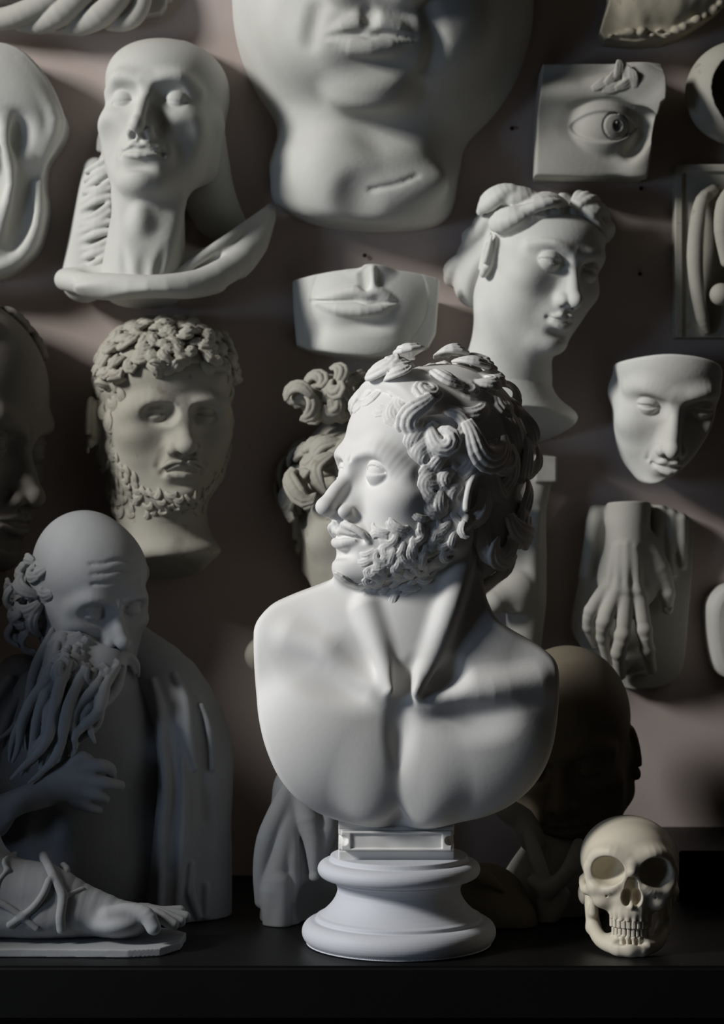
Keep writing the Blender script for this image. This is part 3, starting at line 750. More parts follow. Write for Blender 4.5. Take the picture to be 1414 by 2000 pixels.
def build_lady():
    r = wcast('female_head_cast','pale cast of a woman head with wavy hair and long neck, looking down right','plaster cast',1050,600)
    F=clay(*span(890,360,1215,860,20,WALL,1.5),0.15)
    T=W(1050,502,39.5); R=rotm(14,9,32); sc=1.04
    F.push(R,T,sc)
    face(F,lips=0.85,nose_w=0.85,nose_len=1.02,nose_out=-0.1,brow=0.6,up=0.36,dn=0.28,chin=0.95,jaw=0.93,ears=(-1,),mouth_w=0.78,naso=0.0,socket=0.95,fat=0.1,ear_c=(7.4,-0.4,-1.2),frown=0)
    F.pop()
    F.cone(W(1000,620,38),W(990,745,40),5.0,5.2,2.5)
    F.chain([W(955,610,36),W(975,690,36),W(1010,770,37)],[1.4,1.5,1.2],1.5)
    F.cone(W(990,745,40),W(985,800,40),5.4,8.5,3.0)
    F.ell(W(1040,815,40),(6.0,4.5,2.2),2.0)
    F.cutplane(W(1040,822,37),(0.05,-0.35,-1),0.4)
    F.cutplane((0,BACK,0),(0,1,0),0.1)
    F.push(R,T,sc)
    H=clay(*span(890,360,1215,700,20,WALL,1.5),0.14)
    H.push(R,T,sc)
    H.ell((0,2.4,4.6),(7.9,8.8,8.6),0,marg=3)
    H.ell((0,-2.4,4.6),(7.4,7.0,6.5),1.0,marg=3)
    H.ell((-4.6,5.4,-3.0),(3.2,4.0,5.5),1.5)
    H.cutcorner((0,-7.6,5.0),(0,-0.30,-0.95),(0,1.6,0.0),(0,-0.95,-0.30),0.6)
    for Z in (H,F):
        Z.stack.append((Z.R,Z.t,Z.s)); Z.R,Z.t,Z.s=np.eye(3),np.zeros(3),1.0
        Z.cutplane(W(1045,386 if Z is H else 394,36),(0.10,-0.30,1),7.0); Z.pop()
    rn=random.Random(3)
    for sx in (-1,1):
        rows=[(1.4,-8.6,5.9),(3.4,-7.6,5.6),(5.2,-5.6,5.2),(0.5,-6.6,9.6),(0.7,-2.8,12.4),(2.8,-6.4,8.4),(3.2,-3.6,10.6),(4.8,-5.0,6.2),(5.4,-2.4,8.6),(6.2,-3.2,4.4),(6.8,-0.8,6.6),(6.0,-4.2,5.4),(7.2,2.6,4.0),(6.6,3.6,0.6),(6.0,5.2,-2.5),(4.6,2.0,11.0)]
        for (x,y,z) in rows:
            q=H.march(np.array([x*sx,y,z])*1.9,-np.array([x*sx,y,z]),30)
            if q is None: continue
            if sx>0 and x>5: continue
            lock(H,q,H.grad_at(q),np.array([sx*0.8,0.75,-0.45]),rn.uniform(5.5,7.0)*(0.75 if sx>0 or x>5 else 1),sx*rn.uniform(-30,50),w=0.84,num=2,lift=0.75,k=0.5,seg=9,wave=20,curv=6.5,sink=0.45,gap=1.3)
        for p,d,L,tn in [((2.2*sx,-5.4,9.6),(sx,-0.3,0.5),6.0,sx*110),((1.2*sx,-5.6,10.6),(sx,0.5,0.2),5.5,sx*60)]:
            q=H.march(np.array(p)*1.6,-np.array(p),30)
            if q is not None: lock(H,q,H.grad_at(q),np.array(d,float),L,tn,w=0.62,num=3,lift=1.0,k=0.35,seg=9,curv=7)
    H.chain([(0,-8.6,7.6),(0,-7.0,10.4),(0,-2,13.6)],[0.35,0.5,0.4],0.5,'sub')
    H.pop(); F.pop()
    H.cutplane((0,BACK,0),(0,1,0),0.1)
    done(F,'head_and_neck','bright',r); done(H,'wavy_hair','bright',r)
if want('lady'): build_lady()

def build_mask():
    r = wcast('face_mask_cast','narrow pale face mask with closed eyes, cut flat across the forehead, right edge','plaster cast',1295,820)
    F=clay(*span(1160,670,1430,965,20,WALL,1.5),0.13)
    T=W(1312,758,40.5); R=rotm(21,5,-3); sc=1.10
    F.push(R,T,sc)
    face(F,width=1.0,lips=0.6,nose_w=0.9,nose_len=1.12,nose_hump=0.3,brow=0.65,up=0.34,dn=0.25,chin=0.85,jaw=0.80,ears=(),mouth_w=0.8,naso=0.25,hollow=0.0,socket=1.05,eye_R=1.2,eye_in=0.3,fat=0.2)
    F.pop()
    F.prism(outline([(1176,712),(1230,701),(1294,694),(1360,701),(1408,716),(1404,770),(1392,830),(1362,890),(1320,930),(1280,949),(1240,932),(1208,893),(1190,840),(1182,780)],34,2),10,60,0.4)
    F.cutplane((0,BACK,0),(0,1,0),0.1)
    done(F,'mask','bright',r)
if want('mask'): build_mask()

def build_curly():
    r = wcast('curly_head_cast','weathered frowning curly haired head with cropped beard, under the gaunt head','plaster cast',325,860)
    F=clay(*span(155,590,500,1120,18,WALL,1.5),0.16)
    T=W(322,800,37); R=rotm(5,-1,20); sc=1.06
    F.push(R,T,sc)
    face(F,width=1.12,lips=0.75,nose_w=1.12,nose_len=1.02,nose_out=0.1,brow=1.45,brow_drop=1.4,frown=0.9,up=0.32,dn=0.32,chin=1.05,jaw=1.08,ears=(-1,),mouth_w=0.92,naso=0.45,mouth_turn=-0.3,ear_c=(8.9,0.2,-1.6),fat=0.4,eye_in=0.18,eye_R=1.25)
    F.pop()
    F.cone(W(310,960,37),W(320,1060,38),5.9,6.2,2.5)
    F.ell(W(330,1075,36),(6.8,5.5,2.2),2.0)
    F.chain([W(225,960,36),W(260,1020,34),W(330,1070,32)],[1.4,1.3,1.0],1.5)
    F.cutplane(W(340,1098,33),(0.03,-0.3,-1),0.4)
    F.cutplane(W(320,622,34),(0.0,-0.25,1),3.0)
    F.cutplane((0,BACK,0),(0,1,0),0.1)
    F.push(R,T,sc)
    H=clay(*span(155,590,500,960,18,WALL,1.5),0.13); H.push(R,T,sc)
    H.ell((0,1.9,3.6),(8.2,8.9,7.4),0,marg=3); H.ell((0,3.5,-1.5),(8.0,5.5,6),1.5)
    H.ell((0,-2.2,4.4),(7.6,6.9,5.4),1.0,marg=3)
    H.cutcorner((0,-7.2,5.4),(0,-0.45,-0.89),(0,1.4,-0.5),(0,-0.95,-0.3),0.5)
    rn=random.Random(8); c0=np.array([0,2.0,3.0]); pts=[]
    for d in dirs(2200):
        d=np.array(d); p=H.march(c0+d*20,-d,20); p2=F.march(c0+d*20,-d,20)
        if p is None or (p2 is not None and p2@d>p@d): p=p2
        if p is None: continue
        x,y,z=p
        ok = (z>5.4) or (z>1.5 and y>-4.6-(z-1.5)*0.55) or (z<=1.5 and y>-2.4 and y<8)
        if not ok or z<-5 or y>6 or (abs(x)>8.2 and z<2.5): continue
        front = y<-0.5 and z>4.5
        if any(np.linalg.norm(p-q)<(0.95 if front else 0.95) for q in pts): continue
        pts.append(p)
    nr=[(H if H.D[tuple(np.clip(((H.world(p)-H.lo)/H.vox).astype(int),0,H.n-1))]<1.0 else F).grad_at(p) for p in pts]
    for p,n in zip(pts,nr):
        front = p[1]<-0.5 and p[2]>4.5
        dn=np.array([0,-0.7 if p[2]>8 else -0.2,-1.0])+np.array([rn.uniform(-.9,.9) for _ in range(3)])
        if front: lock(H,p,n,dn,2.9,rn.choice((-1,1))*rn.uniform(180,330),w=0.26,num=3,lift=rn.uniform(.7,1.5),k=0.09,seg=8,curv=6,sink=0.1)
        else: lock(H,p,n,dn,2.4,rn.choice((-1,1))*rn.uniform(120,220),w=0.26,num=3,lift=0.30,k=0.14,seg=7,curv=7,sink=0.08)
    H.pop()
    H.cutplane((0,BACK,0),(0,1,0),0.1)
    B=clay(*span(190,830,460,1010,18,WALL,1.0),0.12); B.push(R,T,sc); pts=[]
    c1=np.array([0,-2,-6.5])
    for d in dirs(1300):
        d=np.array(d); p=F.march(c1+d*16,-d,16)
        if p is None: continue
        x,y,z=p
        if z<-12.3 or y>-0.3: continue
        if z>-3.0-0.85*(-1-y): continue
        if z>-9 and y<-6.2: continue
        if any(np.linalg.norm(p-q)<0.85 for q in pts): continue
        pts.append(p); n=F.grad_at(p)
        lock(B,p,n,np.array([0,-.4,-1])+np.array([rn.uniform(-.6,.6) for _ in range(3)]),1.8,rn.choice((-1,1))*rn.uniform(100,240),w=0.2,num=2,lift=0.3,k=0.12,seg=6,curv=6)
    for sx in (-1,1):
        B.chain([(0.5*sx,-9.75,-5.9),(1.6*sx,-9.35,-6.0),(2.6*sx,-8.6,-6.7)],[0.25,0.33,0.2],0.2)
    B.pop(); F.pop()
    B.cutplane((0,BACK,0),(0,1,0),0.1)
    done(F,'head_and_neck','stone',r); done(H,'curly_hair','stone',r); done(B,'cropped_beard','stone',r)
if want('curly'): build_curly()

def build_hand():
    r = wcast('hand_relief_cast','plaster relief of a hand hanging down with spread fingers, on a rounded tablet','plaster cast',1230,1160)
    F=clay(*span(1095,960,1370,1365,30,WALL,1.2),0.11)
    out=[(1156,990),(1200,980),(1270,982),(1345,1010),(1352,1040),(1345,1150),(1335,1280),(1322,1322),(1290,1340),(1225,1343),(1190,1322),(1150,1280),(1118,1232),(1120,1200),(1140,1110)]
    F.prism(outline(out,43,1),42.9,BACK,0.0,'add',rnd=0.25)
    # wrist and back of the hand
    F.chain([W(1228,985,41.5),W(1226,1040,41),W(1224,1090,40.6)],[2.9,2.9,3.0],1.0)
    F.ell(W(1228,1130,40.6),(4.2,2.3,4.6),1.5)
    F.chain([W(1262,1060,41),W(1285,1110,40.8),W(1300,1150,41)],[1.5,1.6,1.1],1.2)
    # fingers: little, ring, middle, index, thumb
    fing=[([(1188,1145,39.6),(1155,1192,38.9),(1150,1225,40.2),(1163,1258,42)],[1.05,0.9,0.8,0.65]),
          ([(1203,1155,38.9),(1180,1215,38.0),(1178,1245,39.2),(1188,1290,41.6)],[1.15,1.0,0.88,0.7]),
          ([(1222,1160,38.8),(1216,1240,37.8),(1208,1275,38.8),(1212,1318,41.4)],[1.2,1.05,0.95,0.72]),
          ([(1246,1160,39.0),(1258,1230,38.2),(1264,1268,39.2),(1272,1308,41.6)],[1.2,1.02,0.92,0.7]),
          ([(1290,1120,41),(1302,1160,40.6),(1304,1190,41.2)],[1.3,1.0,0.75])]
    for pts,rad in fing:
        P=[W(*q) for q in pts]; F.chain(P,rad,0.55)
        for q,rr in zip(P[1:-1],rad[1:-1]): F.ell(q+np.array([0,-0.15,0]),(rr*1.08,rr*1.0,rr*0.9),0.4)
        e=P[-1]; F.ell(e+np.array([0,-rad[-1]*0.9,0.25]),(rad[-1]*0.6,0.16,rad[-1]*0.75),0.12,'sub')
    for a,b in [((1200,1070),(1190,1140)),((1212,1065),(1206,1150)),((1225,1065),(1224,1152)),((1240,1070),(1246,1152))]:
        F.chain([S(F,*a,-0.15),S(F,(a[0]+b[0])/2,(a[1]+b[1])/2,-0.05),S(F,*b,-0.1)],[0.3,0.36,0.4],0.9)
    # folded cloth behind the wrist
    for i,x in enumerate((1290,1310,1330)):
        F.chain([W(x,1000+i*8,42.3),W(x-6+i*4,1060,42.2),W(x+4,1140-i*18,42.6)],[0.9,0.8,0.4],0.7)
    F.cone(W(1165,1000,43),W(1145,1120,43),1.0,0.8,1.0)
    F.cutplane(W(1228,981,40),(0.0,0.1,1),0.3)
    F.cutplane((0,BACK,0),(0,1,0),0.05)
    F.noise(0.03,0.9,4)
    done(F,'hand_tablet','grey',r)
if want('hand'): build_hand()

def build_edges():
    # flayed relief at the left edge
    r=wcast('anatomy_relief_cast','pale hollowed anatomical relief with bony ridges, cropped by the left edge','plaster cast',20,320)
    F=clay(*span(-150,70,150,560,32,WALL,1.5),0.17)
    F.prism(outline([(-140,90),(5,100),(38,112),(66,150),(95,190),(120,232),(117,262),(98,290),(80,315),(76,360),(84,400),(78,440),(66,482),(30,515),(-10,538),(-140,540)],40,1),38.5,BACK,0,'add',rnd=0.5)
    F.ell(W(-20,230,39),(9.0,4.2,9.5),2.0); F.ell(W(-30,420,40),(7,3.5,8),2.0)
    F.ell(W(34,262,35.6),(1.9,1.6,2.4),2.0,'sub'); F.ell(W(-10,340,36.0),(1.5,1.6,4.2),1.5,'sub',R=rotm(0,12,0))
    F.ell(W(45,425,37.4),(1.5,1.3,4.4),1.8,'sub',R=rotm(0,14,0)); F.ell(W(-40,250,35.5),(2.2,1.6,3),1.5,'sub')
    F.chain([W(38,125,38.3),W(72,180,37.8),W(104,236,37.8),W(84,300,38.2)],[0.5,0.7,0.8,0.6],1.0)
    F.chain([W(14,230,36),W(10,280,35.8),W(22,360,36.4),W(-8,470,37.4)],[0.6,0.6,0.5,0.5],1.0)
    F.chain([W(76,360,38.3),W(72,440,38.2),W(40,500,38.4),W(-20,528,38.4)],[0.5,0.6,0.7,0.7],0.8)
    F.cutplane((0,BACK,0),(0,1,0),0.1)
    done(F,'relief','pale',r)
    # plaited strands, top left
    r=wcast('plaited_rope_cast','grey cast of thick plaited strands with a looped end, cropped by the top left edge','plaster cast',160,0)
    F=clay(*span(-80,-110,350,80,34,WALL,1.5),0.13)
    F.box(W(150,-60,44.2),(13,0.7,4.6),0.5); F.prism(outline([(285,-60),(318,-60),(322,10),(312,24),(285,28)],43),42.3,BACK,0.4,'add',rnd=0.2)
    for pts,rad in [([(-60,40,42.8),(0,38,41.6),(45,26,40.6),(100,0,40.2),(150,-40,41.2),(170,-80,42.8)],[1.3,1.5,1.6,1.6,1.5,1.2]),
                    ([(40,52,43.2),(78,45,41.6),(118,26,40.2),(160,-8,40.0),(200,-50,41.4)],[0.7,1.5,1.75,1.65,1.3]),
                    ([(118,52,43),(155,48,41.6),(195,30,40.4),(232,-4,40.2),(262,-50,41.4)],[0.9,1.55,1.75,1.6,1.3]),
                    ([(214,46,42.2),(240,45,41.4),(262,35,41),(276,12,41),(282,-20,41.2),(285,-70,42)],[1.0,1.15,1.2,1.2,1.15,1.1]),
                    ([(-60,-30,42.6),(0,-20,42),(60,-45,41.6),(110,-80,42)],[1.4,1.5,1.5,1.3])]:
        F.chain([W(*q) for q in pts],rad,0.18)
    F.cutplane((0,BACK,0),(0,1,0),0.05)
    done(F,'plaited_strands','grey',r)
    # broken fragment, top right
    r=wcast('broken_relief_cast','yellowed broken relief fragment with crumbled lower rim, cropped by the top right corner','plaster cast',1310,0)
    F=clay(*span(1150,-120,1500,100,33,WALL,1.5),0.13)
    F.prism(outline([(1190,-110),(1196,0),(1178,62),(1186,72),(1240,77),(1295,72),(1340,56),(1378,34),(1408,8),(1450,-60),(1470,-110)],40),39.5,BACK,0,'add',rnd=0.4)
    F.ell(W(1300,-20,39.5),(7,2.2,4.5),1.5)
    rn=random.Random(2)
    for t in np.linspace(0,1,16):
        x=1190+t*215; y=72-58*max(0,(t-0.45)/0.55)**1.6
        F.ell(W(x+rn.uniform(-5,5),y-6+rn.uniform(-6,4),39.3),(rn.uniform(.4,.9),0.6,rn.uniform(.3,.6)),0.4)
    F.ell(W(1362,38,38.6),(0.85,0.8,0.75),0.3); F.noise(0.10,1.6,7)
    F.cutplane((0,BACK,0),(0,1,0),0.05)
    done(F,'relief_fragment','olive',r)
    # hollow shell at the right edge
    r=wcast('hollow_shell_cast','dark hollow shell cast with pale rim, cropped by the right edge beside the eye block','plaster cast',1440,185)
    F=clay(*span(1325,60,1560,310,30,WALL,1.5),0.14)
    F.ell(W(1443,182,41),(7.2,5.5,7.0),0); F.cutplane(W(1440,180,37.6),(0.45,-0.85,-0.1),0.3)
    F.ell(W(1450,180,40),(5.6,5.6,5.6),0.3,'sub'); F.ell(W(1425,170,42.5),(1.3,1.5,2.2),0.8); F.cutplane((0,BACK,0),(0,1,0),0.05)
    done(F,'shell','stone',r)
    # ear tablet at the right edge
    r=wcast('ear_relief_cast','framed plaster tablet with a deeply carved ear, cropped by the right edge','plaster cast',1400,480)
    F=clay(*span(1300,290,1560,680,33,WALL,1.2),0.12)
    F.prism(outline([(1321,322),(1530,322),(1530,657),(1321,657)],41),41.0,BACK,0,'add',rnd=0.12)
    F.prism(outline([(1334,336),(1530,336),(1530,662),(1334,662)],41),38,41.5,0.25,'sub')
    F.chain([W(1392,372,40.6),W(1372,392,39.8),W(1362,440,39.2),W(1358,500,39.2),W(1362,560,39.6),W(1372,620,40.4),W(1380,645,41.0)],[0.8,1.0,1.1,1.15,1.05,0.9,0.6],0.5)
    F.chain([W(1388,385,39.5),W(1384,450,39.2),W(1384,530,39.2),W(1388,600,40)],[0.5,0.75,0.75,0.6],0.3,'sub')
    F.chain([W(1440,365,39.5),W(1418,400,38.8),W(1412,450,38.6),W(1420,510,39)],[1.2,1.35,1.2,0.9],0.4)
    F.ell(W(1408,575,39),(1.5,1.5,1.5),0.5); F.ell(W(1440,520,40),(1.6,1.5,2.2),0.5,'sub')
    F.cutplane((0,BACK,0),(0,1,0),0.05)
    done(F,'ear_tablet','stone',r)
    # pale fragment at the right edge, beside the hand
    r=wcast('shoulder_fragment_cast','bright pale rounded cast cropped by the right edge, beside the hand relief','plaster cast',1450,1230)
    F=clay(*span(1375,1120,1560,1370,26,WALL,1.5),0.14)
    F.prism(outline([(1393,1192),(1403,1165),(1430,1143),(1480,1140),(1540,1160),(1540,1350),(1430,1330),(1410,1310),(1400,1255)],36,2),31,BACK,0,'add',rnd=0.1)
    F.ell(W(1470,1240,33),(4.6,4.5,6.2),2.0); F.noise(0.08,0.6,2); F.cutplane((0,BACK,0),(0,1,0),0.05)
    done(F,'rounded_fragment','pale',r)
    # nails left in the wall
    for x,y,lab in [(1000,251,'small black nail in the wall between huge chin and eye block'),(1252,368,'small black nail in the wall just below the eye block'),(1250,535,'small black nail in the bare wall right of the woman head'),(712,499,'small black nail in the wall just above the mouth block')]:
        p=W(x,y,44.6); r=thing('wall_nail',lab,'nail',p,'nails left in the wall')
        F=clay(p-1.0,p+1.0,0.06); F.cone(p,p+np.array([0,1.0,0]),0.1,0.1,0); F.ell(p+np.array([0,-0.1,0]),(0.3,0.13,0.3),0.05); 
        F.cutplane((0,WALL,0),(0,1,0),0.01)
        done(F,'nail_head','iron',r)
if want('edges'): build_edges()

def build_profile():
    r=wcast('profile_face_cast','dark shaded face in profile facing right, cropped by the left edge under the relief','plaster cast',-60,880)
    F=clay(*span(-220,610,120,1160,18,WALL,1.5),0.17)
    T=W(-98,850,34); R=rotm(8,3,64); sc=1.42
    F.push(R,T,sc); face(F,nose_len=1.1,brow=0.9,ears=(),frown=0.3,naso=0.3,nose_out=-0.3,lips=0.7); 
    F.ell((0,1.0,4.6),(7.9,9.6,8.4),0.6)
    F.pop()
    F.cone(W(-80,1050,38),W(-90,1140,38),6,7,2.5)
    F.cutplane((0,BACK,0),(0,1,0),0.1)
    F.push(R,T,sc)
    H=clay(*span(-220,610,120,1000,18,WALL,1.5),0.17); H.push(R,T,sc)
    rn=random.Random(4)
    for j in range(16):
        z0=9.5-j*0.9; p=F.march((-12 if j%2 else 12,-3.2+0.25*j,z0),(1 if j%2 else -1,0,0),20)
        if p is not None: lock(H,p,F.grad_at(p),np.array([0,0.8,-0.7]),5.5,rn.uniform(-120,120),w=0.5,num=4,lift=0.7,k=0.2,seg=8)
    for j in range(9):
        p=F.march((rn.uniform(-5,5),-6+j*0.8,18),(0,0,-1),20)
        if p is not None: lock(H,p,F.grad_at(p),np.array([rn.uniform(-1,1),0.6,0]),6,rn.uniform(-120,120),w=0.5,num=4,lift=0.7,k=0.2,seg=8)
    H.pop(); F.pop(); H.cutplane((0,BACK,0),(0,1,0),0.1)
    done(F,'face','shade_dark',r); done(H,'combed_hair','shade_dark',r)
if want('profile'): build_profile()

def build_limb():
    r=wcast('arm_cast','slim pale arm cast with cut end hanging on the wall behind the curly hair','plaster cast',1040,1080)
    F=clay(*span(920,860,1110,1310,28,WALL,1.5),0.15)
    F.chain([W(1062,900,40.5),W(1050,950,40.5),W(1035,1000,40.5),W(1030,1080,40.3),W(1028,1170,40),W(1022,1260,40)],[1.7,1.75,2.2,2.6,2.7,2.4],0.8)
    F.box(W(1064,915,40),(1.5,1.8,1.9),0.3,0.5)
    F.cone(W(1015,1150,38.5),W(968,1175,36.5),2.4,1.6,1.2); F.ell(W(1012,1165,37.6),(2.0,1.8,3.0),1.0)
    F.ell(W(1008,1205,36.8),(1.4,0.6,0.5),0.5,'sub')
    F.chain([W(1050,1000,38.3),W(1040,1090,38.0),W(1044,1170,38.0)],[0.5,0.8,0.5],0.9)
    F.cutplane(W(1060,890,38),(0.1,-0.1,1),0.2)
    F.cutplane((0,BACK,0),(0,1,0),0.05)
    done(F,'arm','grey',r)
if want('limb'): build_limb()
# ------------------------------------------------------------------ things standing on the shelf
def on_shelf(F): F.cutplane((0,0,0.02),(0,0,-1),0.05)
def scast(name,label,cat,px,y,group=None):
    p=W(px,1000,y); p[2]=0; return thing(name,label,cat,p,group)

def build_prophet():
    r=scast('bearded_figure','dim half-length bearded old man with flowing beard, hand on chest and robe, lower left','statue',190,20)
    F=clay(*span(-60,1000,480,1830,3,36,2.0),0.19)
    T=W(176,1164,17.5); R=rotm(13,-4,33); sc=0.86
    F.push(R,T,sc)
    face(F,brow=1.15,brow_drop=0.55,frown=0.5,hollow=0.5,nose_len=1.0,nose_out=0.3,ears=(-1,),lips=0.7,eye_in=0.4,socket=1.25,naso=0.4,sad=0.5)
    for z in (4.3,5.7,7.0):
        F.chain([q for q in (F.march((x,-16,z+0.25*math.cos(x)),(0,1,0),16) for x in (-3.6,-1.8,0,1.8,3.6)) if q is not None],0.03,0.6,'sub')
    F.pop()
    # trunk, shoulders
    F.cone(W(190,1260,20),W(190,1380,20),4.6,6.5,2.0)
    F.ell(W(170,1470,20),(13.5,8.5,11.0),2.5,marg=3)
    F.ell(W(185,1680,20),(13.0,9.0,13.0),3.0,marg=3)
    F.cone(W(60,1370,19),W(-10,1480,17),4.2,3.4,2.0)
    F.cone(W(-10,1490,17),W(-30,1600,12),3.3,2.6,1.5)
    F.cone(W(330,1370,21),W(390,1480,21),4.6,4.2,2.0)
    # forearm crossing to the chest and the hand that holds the beard
    F.chain([W(-40,1610,11.0),W(40,1575,9.0),W(100,1540,8.5)],[2.5,2.2,1.75],1.0)
    F.ell(W(140,1525,8.2),(3.0,1.7,2.6),1.2)
    for pts,rad in [([(160,1500,7.6),(195,1494,7.0),(215,1502,8.0),(218,1520,9.2)],[0.85,0.8,0.72,0.6]),
                    ([(160,1522,7.4),(200,1528,6.8),(235,1534,8.0)],[0.9,0.8,0.6]),
                    ([(155,1545,7.5),(190,1552,7.0),(205,1560,8.2)],[0.85,0.75,0.6]),
                    ([(145,1565,7.8),(175,1576,7.3),(192,1582,8.6)],[0.8,0.7,0.55]),
                    ([(130,1500,8.0),(160,1480,7.4),(185,1498,7.6)],[0.95,0.85,0.62])]:
        F.chain([W(*q) for q in pts],rad,0.4)
    F.ell(W(75,1630,9.5),(3.6,4.0,3.4),1.0,'sub')
    on_shelf(F)
    # hair and beard
    H=clay(*span(-20,1000,330,1500,2,34,1.5),0.12)
    F.push(R,T,sc); H.push(R,T,sc)
    rn=random.Random(21)
    H.ell((-3.4,2.6,0.8),(5.2,6.0,6.2),0)
    H.cutplane((-3,-2.6,1),(0.2,-1,0.1),0.5)
    H.ell((3.0,4.5,0.5),(5.0,5.5,6.0),0.8)
    for i in range(60):
        sx=-1 if i<44 else 1
        y=rn.uniform(-3.5,6); z=rn.uniform(-6,5.0)
        p=(H if sx<0 else F).march((sx*14,y,z),(-sx,0,0),16)
        if p is None: continue
        lock(H,p,F.grad_at(p),np.array([sx*0.2,0.7,-0.5+rn.uniform(-.8,.6)]),rn.uniform(3.2,5.0),rn.choice((-1,1))*rn.uniform(90,230),w=0.36,num=3,lift=rn.uniform(.8,1.7),k=0.12,seg=9)
    for sx in (-1,1):   # moustache
        H.chain([(0.4*sx,-10.0,-5.8),(1.8*sx,-9.7,-6.4),(3.2*sx,-8.9,-8.0),(3.8*sx,-8.4,-9.8)],[0.45,0.6,0.55,0.35],0.3)
        H.chain([(0.6*sx,-9.8,-6.4),(2.0*sx,-9.4,-7.4),(3.0*sx,-8.8,-9.2)],[0.35,0.45,0.3],0.25)
    H.pop(); F.pop()
    # beard strands flow from the cheeks down to the left
    H.chain([W(146,1275,12.8),W(130,1340,10.5),W(95,1410,9.6),W(70,1450,9.8)],[3.4,3.6,2.8,1.6],1.0)
    H.chain([W(205,1300,11.5),W(188,1345,10.2),W(160,1400,9.4)],[2.6,2.6,1.4],1.0)
    def SB(x,y):
        a=S(H,x,y,0.12); b=S(F,x,y,0.12)
        return b if (np.allclose(a,W(x,y,0)) or b[1]<a[1]) and not np.allclose(b,W(x,y,0)) else a
    starts=[(104,1222),(116,1240),(130,1252),(144,1262),(158,1270),(172,1282),(186,1292),(200,1298),(214,1298),(228,1294),(240,1286),(110,1262),(136,1285),(164,1300),(192,1312),(216,1310)]
    for i,(x,y) in enumerate(starts):
        y+=14; L=rn.uniform(190,245) if x<190 else rn.uniform(130,185); last=None
        pts=[]; ph=rn.uniform(0,6)
        for t in np.linspace(0,1,11):
            px=x-66*t-34*t*t+11*math.sin(7.0*t+ph)*(0.35+t)+(40*t**3 if x>185 else 0)
            py=y+L*t+6*math.cos(5*t+ph)
            q=SB(px,py)
            if q[1]<4 or q[1]>17: q=W(px,py,last if last is not None else 11.5)
            if last is not None: q=W(px,py,min(max(q[1],last-0.7),last+0.5))
            last=q[1]
            pts.append(q+np.array([0,-0.35*math.sin(3.14*t),0]))
        H.chain(pts,[0.45,0.6,0.68,0.7,0.68,0.66,0.62,0.58,0.5,0.36,0.2],0.10)
    for i in range(34):   # short curls at the root of the beard
        x=rn.uniform(98,235); y=rn.uniform(1238,1305)
        if x>170 and y<1284: continue
        p=SB(x,y); n=np.array([-0.2,-1.0,0.0]); lock(H,p,n,np.array([-0.6,0,-1.0+rn.uniform(-.5,.5)]),3.0,rn.choice((-1,1))*rn.uniform(80,220),w=0.27,num=3,lift=0.6,k=0.10,seg=8)
    done(H,'hair_and_beard','blue_grey',r)
    # robe
    G=clay(*span(-60,1230,480,1830,3,36,2.0),0.19)
    G.chain([W(262,1265,22),W(330,1340,19),W(380,1450,17.5),W(388,1600,17),W(380,1800,17)],[3.0,4.2,4.6,4.0,4.6],0,marg=2)
    G.chain([W(300,1300,20),W(345,1420,14.5),W(345,1560,13.5),W(330,1790,13.5)],[2.0,2.6,2.4,3.0],2.0)
    for pts in [[(300,1330),(314,1380),(322,1460),(328,1540),(318,1640),(312,1780)],[(340,1320),(362,1370),(368,1440),(380,1500)],[(392,1380),(406,1430),(410,1500)],
                [(385,1790),(368,1740),(372,1690)],[(400,1790),(402,1730)],[(352,1480),(356,1600),(346,1780)]]:
        G.chain([S(G,x,y,0.25) for x,y in pts],[0.35]+[0.62]*(len(pts)-2)+[0.4],0.5)
    for pts in [[(333,1380),(342,1460),(346,1560),(334,1700)],[(384,1400),(392,1480),(398,1600)]]:
        G.chain([S(G,x,y,0.35) for x,y in pts],[0.4]+[0.6]*(len(pts)-2)+[0.4],0.8,'sub')
    G.chain([W(40,1330,20),W(-10,1400,17),W(-30,1500,15)],[3.4,3.6,3.0],1.0)
    for pts in [[(50,1345),(20,1390),(-6,1450)],[(20,1330),(-10,1370)]]:
        G.chain([S(G,x,y,0.2) for x,y in pts],0.6,0.6)
    on_shelf(G)
    F2=done(F,'body','blue_grey',r); done(G,'draped_robe','blue_grey',r)
if want('prophet'): build_prophet()

